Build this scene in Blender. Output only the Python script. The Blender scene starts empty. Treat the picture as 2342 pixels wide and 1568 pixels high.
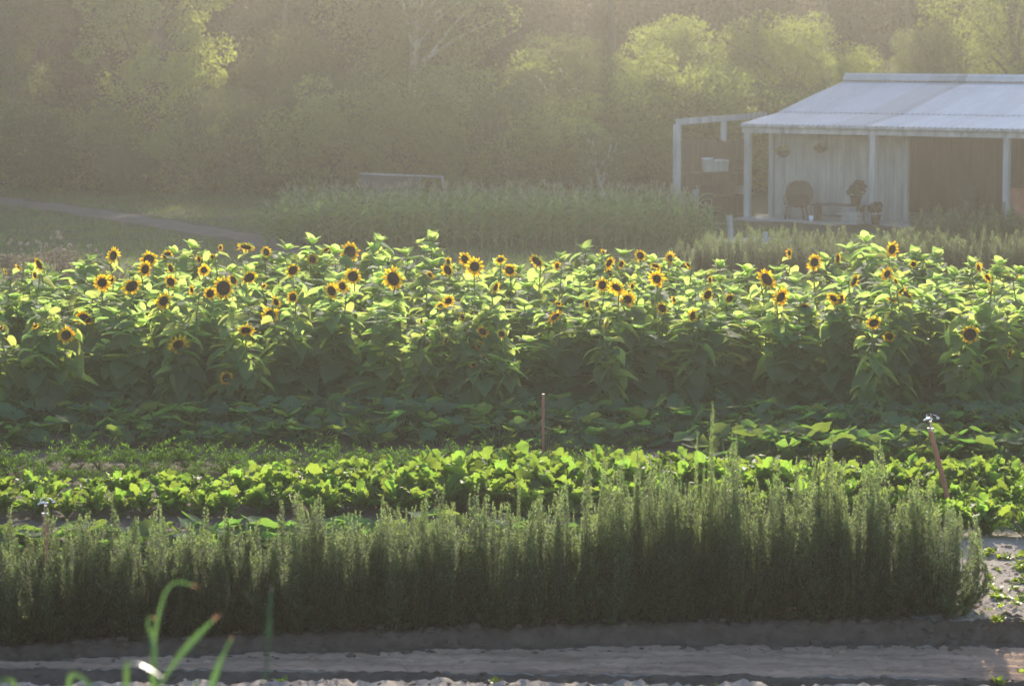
import bpy, math, random
import numpy as np
from mathutils import Vector, Matrix, Quaternion

R = math.radians
SC = bpy.context.scene
COL = SC.collection
PI = math.pi

# ------------------------------------------------------------------ camera, sky, sun, exposure
CAM_H, FPX, CU, CV = 5.0, 7000.0, 1171.0, 784.0      # photograph read at 2342 x 1568
PITCH = math.atan((784 - 65) / FPX)
cam_d = bpy.data.cameras.new("camera")
cam_d.sensor_width = 36.0
cam_d.lens = FPX / 2342.0 * 36.0
cam_d.clip_start = 0.1
cam_d.clip_end = 3000
cam_d.dof.use_dof = True
cam_d.dof.focus_distance = 35.0
cam_d.dof.aperture_fstop = 3.0
cam = bpy.data.objects.new("camera", cam_d)
cam.location = (0, 0, CAM_H)
cam.rotation_euler = (PI / 2 - PITCH, 0, 0)
COL.objects.link(cam)
SC.camera = cam

SUN_EL, SUN_AZ = R(21.5), R(2.0)
world = bpy.data.worlds.new("World")
SC.world = world
world.use_nodes = True
wn = world.node_tree
sky = wn.nodes.new("ShaderNodeTexSky")
sky.sky_type = 'NISHITA'
sky.sun_disc = False
sky.sun_elevation = SUN_EL
sky.sun_rotation = SUN_AZ
sky.air_density = 1.0
sky.dust_density = 0.6
sky.ozone_density = 2.5
bg = wn.nodes["Background"]
bg.inputs[1].default_value = 0.15
wn.links.new(sky.outputs[0], bg.inputs[0])
sun_d = bpy.data.lights.new("sun", 'SUN')
sun_d.energy = 5.0
sun_d.angle = R(0.5)
sun_d.color = (1.0, 0.88, 0.71)
sun = bpy.data.objects.new("sun", sun_d)
sdir = Vector((math.sin(SUN_AZ) * math.cos(SUN_EL), math.cos(SUN_AZ) * math.cos(SUN_EL), math.sin(SUN_EL)))
sun.rotation_euler = sdir.to_track_quat('Z', 'Y').to_euler()
sun.location = sdir * 200
COL.objects.link(sun)
SC.view_settings.view_transform = 'Standard'
SC.view_settings.look = 'None'
SC.view_settings.gamma = 1.0
SC.view_settings.use_curve_mapping = False
SC.view_settings.exposure = 1.05
cy = SC.cycles
cy.max_bounces = 6
cy.diffuse_bounces = 3
cy.transmission_bounces = 4
cy.glossy_bounces = 2
cy.volume_bounces = 0
cy.use_denoising = True
cy.caustics_reflective = False
cy.caustics_refractive = False
cy.sample_clamp_indirect = 4.0

HAZE_DENSITY, HAZE_G = 0.00125, 0.88

# ------------------------------------------------------------------ picture <-> place
_cp, _sp = math.cos(PITCH), math.sin(PITCH)
def ray(u, v):
    a, b = (u - CU) / FPX, (CV - v) / FPX
    return (a, _cp + b * _sp, -_sp + b * _cp)
def at(u, v, Y):
    d = ray(u, v); k = Y / d[1]
    return Vector((d[0] * k, Y, CAM_H + d[2] * k))
def proj(p):
    x, y, z = p[0], p[1], p[2] - CAM_H
    w = y * _cp - z * _sp
    return (CU + FPX * x / w, CV - FPX * (y * _sp + z * _cp) / w)
def height_for(v, Y):
    return at(CU, v, Y).z

# ------------------------------------------------------------------ mesh helpers
class MB:
    def __init__(s):
        s.V, s.F, s.n, s.M = [], [], 0, []
    def add(s, V, F, m=0):
        V = np.asarray(V, float).reshape(-1, 3)
        F = np.asarray(F, int)
        s.V.append(V); s.F.append(F + s.n); s.M.append(m)
        s.n += len(V)
    def box(s, c, d, rot=None, m=0):
        v = np.array([[x, y, z] for x in (-.5, .5) for y in (-.5, .5) for z in (-.5, .5)]) * np.array(d)
        if rot is not None:
            v = v @ np.array(rot.to_matrix()).T
        s.add(v + np.array(c), [[0, 1, 3, 2], [4, 6, 7, 5], [0, 4, 5, 1], [2, 3, 7, 6], [0, 2, 6, 4], [1, 5, 7, 3]], m)
    def tube(s, P, rad, k=6, cap=True, m=0):
        P = np.asarray(P, float); n = len(P)
        rad = np.full(n, rad) if np.isscalar(rad) else np.asarray(rad)
        T = np.gradient(P, axis=0); T /= np.linalg.norm(T, axis=1)[:, None] + 1e-9
        ref = np.array([0, 0, 1.]) if abs(T[0][2]) < .9 else np.array([1., 0, 0])
        A = np.cross(T, ref); A /= np.linalg.norm(A, axis=1)[:, None] + 1e-9
        B = np.cross(T, A)
        th = np.arange(k) * 2 * PI / k
        V = P[:, None] + rad[:, None, None] * (np.cos(th)[None, :, None] * A[:, None] + np.sin(th)[None, :, None] * B[:, None])
        V = V.reshape(-1, 3)
        F = [[i * k + j, i * k + (j + 1) % k, (i + 1) * k + (j + 1) % k, (i + 1) * k + j] for i in range(n - 1) for j in range(k)]
        s.add(V, F, m)
        if cap:
            s.add(V[:k], [list(range(k))[::-1]], m); s.add(V[-k:], [list(range(k))], m)
    def grid(s, G, m=0, flip=False):
        G = np.asarray(G, float); a, b = G.shape[:2]
        i, j = np.meshgrid(np.arange(a - 1), np.arange(b - 1), indexing='ij')
        q = (i * b + j).ravel()
        F = np.stack([q, q + b, q + b + 1, q + 1], 1)
        s.add(G.reshape(-1, 3), F[:, ::-1] if flip else F, m)
    def build(s, name, mats, parent=None, smooth=True, link=True):
        me = bpy.data.meshes.new(name)
        V = np.concatenate(s.V)
        loops = np.concatenate([f.ravel() for f in s.F])
        tot = np.concatenate([np.full(len(f), f.shape[1]) for f in s.F])
        mi = np.concatenate([np.full(len(f), m) for f, m in zip(s.F, s.M)])
        st = np.concatenate([[0], np.cumsum(tot)[:-1]])
        me.vertices.add(len(V)); me.vertices.foreach_set("co", V.ravel())
        me.loops.add(len(loops)); me.loops.foreach_set("vertex_index", loops.astype(np.int32))
        me.polygons.add(len(tot)); me.polygons.foreach_set("loop_start", st.astype(np.int32))
        me.polygons.foreach_set("material_index", mi.astype(np.int32))
        me.polygons.foreach_set("use_smooth", np.full(len(tot), smooth))
        me.update(calc_edges=True); me.validate()
        for m in (mats if isinstance(mats, (list, tuple)) else [mats]):
            me.materials.append(m)
        o = bpy.data.objects.new(name, me)
        if link: COL.objects.link(o)
        if parent is not None: o.parent = parent
        return o

def tag(o, label, cat, group=None):
    o["label"] = label; o["category"] = cat
    if group: o["group"] = group
    return o
def thing(name, label, cat, loc=(0, 0, 0), rz=0, group=None, sc=1):
    o = bpy.data.objects.new(name, None); COL.objects.link(o)
    o.empty_display_size = .1
    o.location = loc; o.rotation_euler = (0, 0, rz)
    o.scale = (sc, sc, sc) if np.isscalar(sc) else sc
    return tag(o, label, cat, group)
def struct(o, kind="structure"):
    o["kind"] = kind; return o
def copy_tree(root):
    c = root.copy(); COL.objects.link(c)
    for ch in list(root.children):
        d = ch.copy(); COL.objects.link(d); d.parent = c
        for g in list(ch.children):
            e = g.copy(); COL.objects.link(e); e.parent = d
    return c
class Kind:
    """prototypes of one kind: the first use moves the prototype itself, later uses copy it"""
    def __init__(s, roots): s.roots, s.used = roots, set()
    def put(s, i, loc, rz, sc):
        i %= len(s.roots)
        if i in s.used: o = copy_tree(s.roots[i])
        else: o = s.roots[i]; s.used.add(i)
        o.location = loc; o.rotation_euler = (0, 0, rz)
        o.scale = (sc, sc, sc) if np.isscalar(sc) else sc
        return o
ONES = "first second third fourth fifth sixth seventh eighth ninth tenth eleventh twelfth thirteenth fourteenth fifteenth sixteenth seventeenth eighteenth nineteenth".split()
TENS = ["", "", "twent", "thirt", "fort", "fift", "sixt", "sevent", "eight", "ninet"]
def nth(n):
    if n <= 19: return ONES[n - 1]
    t, r = divmod(n, 10)
    return TENS[t] + ("ieth" if r == 0 else "y-" + ONES[r - 1])
def rank(objs, fmt, cat, group):
    objs = sorted(objs, key=lambda o: proj(o.location)[0])
    for i, o in enumerate(objs):
        tag(o, fmt.replace("#", nth(i + 1)), cat, group)

# ------------------------------------------------------------------ materials
def mat(name):
    m = bpy.data.materials.new(name); m.use_nodes = True
    nt = m.node_tree
    return m, nt, nt.nodes["Principled BSDF"], nt.nodes["Material Output"]
def plain(name, col, rough=.7, var=.25, scale=4., bump=0., metal=0., spec=.4, stretch=(1, 1, 1)):
    m, nt, b, out = mat(name)
    N, L = nt.nodes, nt.links
    tc = N.new("ShaderNodeTexCoord"); mp = N.new("ShaderNodeMapping"); mp.inputs[3].default_value = stretch
    nz = N.new("ShaderNodeTexNoise"); nz.inputs["Scale"].default_value = scale; nz.inputs["Detail"].default_value = 8
    nz.inputs["Roughness"].default_value = .65
    L.new(tc.outputs["Object"], mp.inputs[0]); L.new(mp.outputs[0], nz.inputs[0])
    rp = N.new("ShaderNodeValToRGB")
    rp.color_ramp.elements[0].position = .3; rp.color_ramp.elements[1].position = .7
    c = np.array(col)
    rp.color_ramp.elements[0].color = (*(c * (1 - var)), 1)
    rp.color_ramp.elements[1].color = (*np.minimum(c * (1 + var), 1), 1)
    L.new(nz.outputs[0], rp.inputs[0]); L.new(rp.outputs[0], b.inputs["Base Color"])
    b.inputs["Roughness"].default_value = rough
    b.inputs["Metallic"].default_value = metal
    b.inputs["Specular IOR Level"].default_value = spec
    if bump:
        bp = N.new("ShaderNodeBump"); bp.inputs["Strength"].default_value = bump; bp.inputs["Distance"].default_value = .02
        L.new(nz.outputs[0], bp.inputs["Height"]); L.new(bp.outputs[0], b.inputs["Normal"])
    return m
def leaf(name, col, tcol, tf=.45, rough=.5, spec=.35, var=.35, hue=.03, scale=6.):
    m, nt, b, out = mat(name)
    N, L = nt.nodes, nt.links
    geo = N.new("ShaderNodeNewGeometry"); oi = N.new("ShaderNodeObjectInfo")
    ad = N.new("ShaderNodeMath"); ad.operation = 'ADD'
    L.new(geo.outputs["Random Per Island"], ad.inputs[0]); L.new(oi.outputs["Random"], ad.inputs[1])
    tc = N.new("ShaderNodeTexCoord"); nz = N.new("ShaderNodeTexNoise"); nz.inputs["Scale"].default_value = scale
    nz.inputs["Detail"].default_value = 4
    L.new(tc.outputs["Object"], nz.inputs[0])
    ad2 = N.new("ShaderNodeMath"); ad2.operation = 'MULTIPLY_ADD'; ad2.inputs[1].default_value = .8
    L.new(nz.outputs[0], ad2.inputs[0]); L.new(ad.outputs[0], ad2.inputs[2])
    mr = N.new("ShaderNodeMapRange"); mr.inputs[1].default_value = .3; mr.inputs[2].default_value = 2.4
    mr.inputs[3].default_value = 1 - var; mr.inputs[4].default_value = 1 + var
    L.new(ad2.outputs[0], mr.inputs[0])
    mh = N.new("ShaderNodeMapRange"); mh.inputs[3].default_value = .5 - hue; mh.inputs[4].default_value = .5 + hue
    L.new(geo.outputs["Random Per Island"], mh.inputs[0])
    def hsv(c):
        h = N.new("ShaderNodeHueSaturation"); h.inputs["Color"].default_value = (*c, 1)
        L.new(mh.outputs[0], h.inputs["Hue"]); L.new(mr.outputs[0], h.inputs["Value"]); return h
    h1, h2 = hsv(col), hsv(tcol)
    L.new(h1.outputs[0], b.inputs["Base Color"])
    b.inputs["Roughness"].default_value = rough
    b.inputs["Specular IOR Level"].default_value = spec
    tr = N.new("ShaderNodeBsdfTranslucent"); L.new(h2.outputs[0], tr.inputs[0])
    mx = N.new("ShaderNodeMixShader"); mx.inputs[0].default_value = tf
    L.new(b.outputs[0], mx.inputs[1]); L.new(tr.outputs[0], mx.inputs[2]); L.new(mx.outputs[0], out.inputs[0])
    return m

M = {}
M['sf_leaf'] = leaf("sunflower leaf", (.084, .132, .080), (.60, .75, .17), .56, .72, .12, .3, .025)
M['sf_stem'] = leaf("sunflower stem", (.16, .22, .08), (.35, .45, .12), .25, .4, .5, .2)
M['petal'] = leaf("petal", (.80, .42, .01), (1.0, .60, .012), .55, .55, .2, .2, .015)
M['disc'] = plain("seed disc", (.035, .018, .010), .9, .6, 60, .6, spec=.1)
M['bract'] = leaf("bract", (.09, .15, .04), (.33, .48, .08), .35, .6, .3, .2)
M['kale'] = leaf("turnip leaf", (.045, .095, .022), (.36, .55, .06), .44, .6, .2, .3, .02, 14)
M['squash'] = leaf("squash leaf", (.080, .12, .065), (.27, .45, .06), .40, .85, .04, .35, .03, 9)
M['carrot'] = leaf("carrot top", (.045, .10, .018), (.26, .48, .03), .4, .85, .05, .35, .02)
M['rosem'] = leaf("rosemary needle", (.058, .082, .052), (.42, .54, .18), .46, .75, .08, .3, .03)
M['rstem'] = plain("rosemary wood", (.085, .06, .04), .8, .3, 20)
M['corn'] = leaf("corn leaf", (.095, .165, .07), (.30, .46, .10), .4, .8, .08, .3, .02)
M['tassel'] = leaf("corn tassel", (.30, .30, .17), (.4, .4, .2), .3)
M['tree'] = leaf("tree leaf", (.050, .082, .028), (.42, .52, .09), .42, .6, .15, .2, .012, .5)
M['poplar'] = leaf("poplar leaf", (.05, .075, .024), (.62, .74, .12), .5, .55, .3, .3, .02, .9)
M['tree2'] = leaf("olive tree leaf", (.050, .072, .032), (.24, .30, .08), .36, .6, .15, .2, .012, .5)
M['tree3'] = leaf("brown scrub leaf", (.055, .045, .030), (.15, .13, .06), .25, .7, .1, .2, .012, .5)
M['bark'] = plain("bark", (.12, .095, .075), .9, .35, 6, .6, stretch=(1, 1, .2))
M['palebark'] = plain("pale bark", (.42, .39, .34), .85, .25, 5, .4, stretch=(1, 1, .2))
M['grass'] = leaf("grass", (.055, .085, .025), (.24, .36, .05), .35, .6, .25, .4, .04)
M['weed'] = leaf("weed leaf", (.09, .15, .03), (.4, .6, .06), .45, .5, .3, .3)
M['fluff'] = leaf("seed fluff", (.30, .27, .25), (.45, .41, .36), .5, .9, .1, .15, .01)
M['drystem'] = leaf("dry stem", (.16, .13, .10), (.25, .20, .14), .3, .8, .2, .3)
M['garlic'] = leaf("garlic leaf", (.06, .12, .06), (.12, .23, .045), .40, .30, .6, .3, .01, 3)
M['drytip'] = leaf("dry tip", (.27, .18, .10), (.42, .28, .15), .45, .7, .2, .2)
M['post'] = plain("weathered post", (.33, .33, .32), .8, .38, 5, .3, stretch=(1, 1, .15))
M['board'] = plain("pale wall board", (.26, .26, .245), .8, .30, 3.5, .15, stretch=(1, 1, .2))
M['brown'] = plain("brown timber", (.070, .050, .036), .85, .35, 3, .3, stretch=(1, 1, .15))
M['dark'] = plain("dark timber", (.055, .045, .038), .85, .3, 5, .2)
M['slab'] = plain("concrete slab", (.30, .29, .27), .85, .15, 2, .2)
M['white'] = plain("white plastic", (.74, .76, .78), .4, .06, 3)
M['tarp'] = plain("grey tarpaulin", (.055, .050, .048), .9, .2, 2, .3)
M['rust'] = plain("red brown pipe", (.42, .16, .09), .55, .25, 12, .2)
M['metal'] = plain("bright metal", (.75, .74, .70), .22, .1, 20, metal=1.)
M['wicker'] = plain("dark wicker", (.06, .045, .035), .8, .3, 30, .5)
M['terra'] = plain("terracotta", (.36, .20, .13), .8, .2, 10)

# metal roof: sheets of slightly different age
def roof_mat():
    m, nt, b, out = mat("corrugated roof"); N, L = nt.nodes, nt.links
    tc = N.new("ShaderNodeTexCoord"); sx = N.new("ShaderNodeSeparateXYZ"); L.new(tc.outputs["Object"], sx.inputs[0])
    rp = N.new("ShaderNodeValToRGB"); rp.color_ramp.interpolation = 'CONSTANT'
    mr = N.new("ShaderNodeMapRange"); mr.inputs[1].default_value = -.5; mr.inputs[2].default_value = 14
    L.new(sx.outputs[0], mr.inputs[0]); L.new(mr.outputs[0], rp.inputs[0])
    e = rp.color_ramp.elements
    e[0].position = 0; e[0].color = (.43, .47, .54, 1); e[1].position = .12; e[1].color = (.46, .50, .58, 1)
    for p, c in ((.20, .43), (.255, .36), (.275, .54), (.335, .60), (.40, .57), (.47, .62), (.6, .55), (.72, .6), (.85, .56)):
        q = e.new(p); q.color = (c * .93, c * 1.0, c * 1.14, 1)
    nz = N.new("ShaderNodeTexNoise"); nz.inputs["Scale"].default_value = 2.2; nz.inputs["Detail"].default_value = 9
    L.new(tc.outputs["Object"], nz.inputs[0])
    mul = N.new("ShaderNodeMixRGB"); mul.blend_type = 'MULTIPLY'; mul.inputs[0].default_value = .5
    mp = N.new("ShaderNodeMapping"); mp.inputs[3].default_value = (2.2, .35, 1); L.new(tc.outputs["Object"], mp.inputs[0])
    nz.inputs["Roughness"].default_value = .75; L.new(mp.outputs[0], nz.inputs[0])
    L.new(rp.outputs[0], mul.inputs[1]); L.new(nz.outputs[0], mul.inputs[2]); L.new(mul.outputs[0], b.inputs["Base Color"])
    b.inputs["Roughness"].default_value = .55; b.inputs["Metallic"].default_value = .25
    return m
M['roof'] = roof_mat()

def ground_mat():
    m, nt, b, out = mat("garden ground"); N, L = nt.nodes, nt.links
    tc = N.new("ShaderNodeTexCoord"); sx = N.new("ShaderNodeSeparateXYZ"); L.new(tc.outputs["Object"], sx.inputs[0])
    def noise(s, d=8, r=.65):
        n = N.new("ShaderNodeTexNoise"); n.inputs["Scale"].default_value = s; n.inputs["Detail"].default_value = d
        n.inputs["Roughness"].default_value = r; L.new(tc.outputs["Object"], n.inputs[0]); return n
    n1, n2, n3 = noise(.35), noise(3.5), noise(26)
    def ramp(src, p0, c0, p1, c1):
        r = N.new("ShaderNodeValToRGB"); r.color_ramp.elements[0].position = p0; r.color_ramp.elements[1].position = p1
        r.color_ramp.elements[0].color = (*c0, 1); r.color_ramp.elements[1].color = (*c1, 1); L.new(src.outputs[0], r.inputs[0]); return r
    sand = ramp(n2, .3, (.34, .27, .22), .7, (.50, .42, .35))
    soil = ramp(n2, .3, (.10, .072, .055), .7, (.19, .145, .115))
    turf = ramp(n2, .35, (.050, .070, .026), .65, (.13, .115, .07))
    def step(a, bb, src=1, wob=2.):
        ad = N.new("ShaderNodeMath"); ad.operation = 'MULTIPLY_ADD'; ad.inputs[1].default_value = wob
        L.new(n1.outputs[0], ad.inputs[0]); L.new(sx.outputs[src], ad.inputs[2])
        r = N.new("ShaderNodeMapRange"); r.inputs[1].default_value = a + wob * .5; r.inputs[2].default_value = bb + wob * .5
        L.new(ad.outputs[0], r.inputs[0]); return r
    def mix(f, a, c):
        x = N.new("ShaderNodeMixRGB"); L.new(f.outputs[0], x.inputs[0]); L.new(a.outputs[0], x.inputs[1]); L.new(c.outputs[0], x.inputs[2]); return x
    c1 = mix(step(26.6, 27.2, 1, .6), sand, soil)
    c2 = mix(step(30.3, 31.5, 1, 1.), sand, soil)
    c = mix(step(3.3, 3.8, 0, .8), c1, c2)
    c = mix(step(45, 48), c, turf)
    # soil of the turned bank at the foot of the hedge
    g = N.new("ShaderNodeMixRGB"); g.blend_type = 'MULTIPLY'; g.inputs[0].default_value = .45
    L.new(c.outputs[0], g.inputs[1]); L.new(n3.outputs[0], g.inputs[2]); L.new(g.outputs[0], b.inputs["Base Color"])
    gm = N.new("ShaderNodeBrightContrast"); gm.inputs[1].default_value = 0
    b.inputs["Roughness"].default_value = .95; b.inputs["Specular IOR Level"].default_value = .1
    bp = N.new("ShaderNodeBump"); bp.inputs["Strength"].default_value = .7; bp.inputs["Distance"].default_value = .03
    sm = N.new("ShaderNodeMath"); sm.operation = 'ADD'; L.new(n3.outputs[0], sm.inputs[0]); L.new(n2.outputs[0], sm.inputs[1])
    L.new(sm.outputs[0], bp.inputs["Height"]); L.new(bp.outputs[0], b.inputs["Normal"])
    return m
M['ground'] = ground_mat()
M['track'] = plain("sandy track", (.37, .24, .165), .95, .42, 4.5, 1., spec=.05, stretch=(.3, 2.2, 1))
M['bank'] = plain("turned soil", (.115, .082, .062), .95, .35, 7, .9, spec=.1)
M['hill'] = plain("dry hillside", (.055, .043, .028), .95, .45, .35, .5, spec=.05)
M['path'] = plain("dirt path", (.12, .10, .085), .95, .2, 1.5, .5, spec=.1)

# ------------------------------------------------------------------ terrain
rs = np.random.RandomState(7)
_wx = rs.rand(24, 4)
def wob(x, y, amp=1., f=1.):
    s = 0
    for i in range(10):
        a, b, c, d = _wx[i]
        s = s + np.sin((x * (a - .5) * 6 + y * (b - .5) * 6) * f * (1 + i * .55) + c * 6.28) / (1 + i * .6)
    return s * amp * .35
def sstep(a, b, x):
    t = np.clip((x - a) / (b - a), 0, 1); return t * t * (3 - 2 * t)
def edge_y(x):            # top edge of the turned bank in front of the hedge
    return 25.30 + .135 * x - .012 * x * x
def drop(x): return .13 + .012 * np.clip(x, -5, 5)
def gz(x, y):
    x = np.asarray(x, float); y = np.asarray(y, float)
    z = np.zeros(np.broadcast(x, y).shape)
    xc = np.clip(x, -6, 6); dr = drop(x)
    e = edge_y(xc) + wob(x, x * 0, .05, 2.) + wob(x, x * 0, .035, 11.)
    z = z - dr * (1 - sstep(e - .20, e, y))
    # track, then a furrow and the crest of the next bed
    z = z - .07 * (1 - sstep(23.95, 24.1, y)) + (dr + .07 + wob(x, x * 0 + 5, .035, 3.) - .012 * np.abs(xc + 1)) * (1 - sstep(23.22, 23.5, y))
    on = sstep(24.0, 24.15, y) * (1 - sstep(e - .25, e - .12, y))
    z = z + on * (.014 * np.sin(y * 26 + wob(x, y * 0, 2.5, 1.)) + wob(x * 1.7, y * 2.3, .012, 9.)) + (1 - on) * (y < 27) * (y > 22.5) * wob(x * 2., y * 2.2, .03, 8.)
    z = z + wob(x, y, .012, 4.) * (y < 47) + wob(x, y, .05, .8) * (y >= 47) * sstep(47, 52, y)
    # bank the photographer stands on
    z = z + 2.55 * (1 - sstep(8.8, 19.5, y)) + 1.0 * (1 - sstep(1, 9, y))
    # wooded hill behind
    z = z + 52 * sstep(98, 330, y) + 1.2 * sstep(60, 95, y) * sstep(-6, -24, -(-x)) * 0
    # worked vegetable beds
    z = z + .04 * np.maximum(0, np.cos((y - 32) * 2 * PI / 2.6)) * ((y > 27.5) & (y < 38))
    return z
def GZ(x, y): return float(gz(x, y))
ys = np.concatenate([np.linspace(-40, 18, 40), np.linspace(18.3, 22, 14), np.linspace(22.05, 26.6, 150), np.linspace(26.75, 46, 100),
                     np.linspace(46.5, 100, 100), np.linspace(103, 340, 50), [420, 600, 1000, 1800]])
xs = np.concatenate([[-1500, -700, -300, -160, -90], np.linspace(-60, -12, 40), np.linspace(-11.7, -6.2, 22), np.linspace(-6, 6, 260),
                     np.linspace(6.2, 11.7, 22), np.linspace(12, 60, 40), [90, 160, 300, 700, 1500]])
X, Y = np.meshgrid(xs, ys, indexing='ij')
mb = MB(); mb.grid(np.stack([X, Y, gz(X, Y)], -1), flip=False)
# faces beyond the foot of the hill take the hillside material
yc = (ys[:-1] + ys[1:]) / 2
F = mb.F[0]; V = mb.V[0]
cyy = V[F].mean(1)[:, 1]; cxx = V[F].mean(1)[:, 0]
hill = cyy > 97
bank = ((cyy > edge_y(np.clip(cxx, -6, 6)) - .26) & (cyy < edge_y(np.clip(cxx, -6, 6)) + .02)) | ((cyy > 23.3) & (cyy < 24.1)) | ((cyy > edge_y(np.clip(cxx, -6, 6))) & (cyy < 26.9) & (cxx < 3.4))
mb.F = [F[~hill & ~bank], F[bank & ~hill], F[hill]]; mb.M = [0, 1, 2]
struct(mb.build("ground", [M['ground'], M['bank'], M['hill']]))

# sandy track in front of the hedge, a sheet a few mm above the ground
tx = np.linspace(-6.5, 6.0, 420)
rows = []
for t in np.linspace(0, 1, 30):
    yy = 24.12 * (1 - t) + (edge_y(tx) - .27) * t + wob(tx, tx * 0, .015, 3)
    rows.append(np.stack([tx, yy, gz(tx, yy) + .006], -1))
mb = MB(); mb.grid(np.array(rows), flip=True)
struct(mb.build("sandy_track", M['track']))

def strip(name, pts, widths, m, n=60, lift=.012):
    P = np.array(pts, float); t = np.linspace(0, len(P) - 1, n)
    px = np.interp(t, range(len(P)), P[:, 0]); py = np.interp(t, range(len(P)), P[:, 1])
    w = np.interp(t, range(len(P)), widths)
    dx, dy = np.gradient(px), np.gradient(py); l = np.hypot(dx, dy); nx, ny = -dy / l, dx / l
    rows = []
    for k in np.linspace(-.5, .5, 7):
        ww = w * (1 + wob(px, py, .12, 1.5) * (abs(k) > .4))
        x, y = px + nx * k * ww, py + ny * k * ww
        rows.append(np.stack([x, y, gz(x, y) + lift + .02 * (1 - abs(k) * 2)], -1))
    b = MB(); b.grid(np.array(rows), flip=True)
    return struct(b.build(name, m))
strip("dirt_path", [(-22, 97), (-15.5, 90), (-11.5, 83.5), (-8.2, 77), (-5.8, 72), (-4.4, 67), (-3.4, 62)], [1.7, 1.6, 1.4, 1.2, 1.1, 1.0, .9], M['path'])
strip("paved_path", [(4.9, 72.4), (5.9, 72.2), (6.8, 71.8)], [1.7, 1.7, 1.6], M['slab'], 20)

# ------------------------------------------------------------------ leaf blades
def blade(mb, base, az, el, L, W, droop=1.0, fold=.25, back=0., ruf=0., roll=0., rg=random, m=0, bend=1.3):
    """leaf: a curved midrib with two half blades. W = half widths along the rib"""
    W = np.asarray(W, float); n = len(W)
    t = np.linspace(0, 1, n)
    a = el - droop * t ** bend
    ds = L / (n - 1)
    h = np.array([math.cos(az), math.sin(az), 0]); sd = np.array([-math.sin(az), math.cos(az), 0])
    T = np.cos(a)[:, None] * h + np.sin(a)[:, None] * np.array([0, 0, 1.])
    mid = np.array(base) + np.concatenate([[np.zeros(3)], np.cumsum((T[1:] + T[:-1]) / 2 * ds, 0)])
    nr = -np.sin(a)[:, None] * h + np.cos(a)[:, None] * np.array([0, 0, 1.])
    cr, sr = math.cos(roll), math.sin(roll)
    S = sd * cr + nr * sr; Nn = nr * cr - sd * sr
    rf = np.array([[rg.uniform(-1, 1) for _ in range(n)] for _ in range(2)]) * ruf
    cols = []
    for sgn, r in ((-1, rf[0]), (1, rf[1])):
        e = mid + S * (sgn * W * math.cos(fold))[:, None] + Nn * (W * math.sin(fold) + r)[:, None] - T * (back * W * (1 - t) ** 2)[:, None]
        cols.append(e)
    G = np.stack([cols[0], mid, cols[1]], 1)
    mb.grid(G, m)
    return mid[-1]
HEART = np.array([.32, .47, .50, .44, .34, .22, .10, .0])
LANCE = np.array([.10, .26, .34, .30, .18, .0])

# ------------------------------------------------------------------ sunflowers
def sunflower_leaves(rg, path_fn, z0, z1, n, size, mb, stem, avoid=None):
    ang = rg.uniform(0, 6.28)
    for i in range(n):
        f = (i + rg.random()) / n
        z = z0 + (z1 - z0) * f
        p = path_fn(z)
        ang += 2.4 + rg.uniform(-.4, .4)
        pet = size * rg.uniform(.35, .6) * (1 - .45 * f)
        el = rg.uniform(.15, .7)
        q = p + np.array([math.cos(ang) * pet * math.cos(el), math.sin(ang) * pet * math.cos(el), pet * math.sin(el)])
        if avoid is not None and q[1] < avoid[1] + .06 and abs(q[0] - avoid[0]) < .27 and q[2] > avoid[2] - .30: continue
        stem.tube([p, (p + q) / 2 + np.array([0, 0, .01]), q], [.005, .004, .003], 4, False)
        s = size * rg.uniform(.7, 1.25) * (1 - .42 * f ** 2)
        W = HEART * s * rg.uniform(.85, 1.05)
        blade(mb, q, ang + rg.uniform(-.3, .3), rg.uniform(-1.15, .05) + .45 * f, s, W, rg.uniform(.3, 1.1), rg.uniform(.1, .45), .75, .006, rg.uniform(-.45, .45), rg)
def top_tuft(rg, p, mb, stem, size=.11):
    n = rg.randint(6, 8)
    for i in range(n):
        a = i * 6.28 / n + rg.uniform(-.3, .3)
        s = size * rg.uniform(.7, 1.25)
        blade(mb, p, a, rg.uniform(.5, 1.35), s, LANCE * s * .9, rg.uniform(.2, .9), .35, 0, 0, rg.uniform(-.3, .3), rg)
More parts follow.
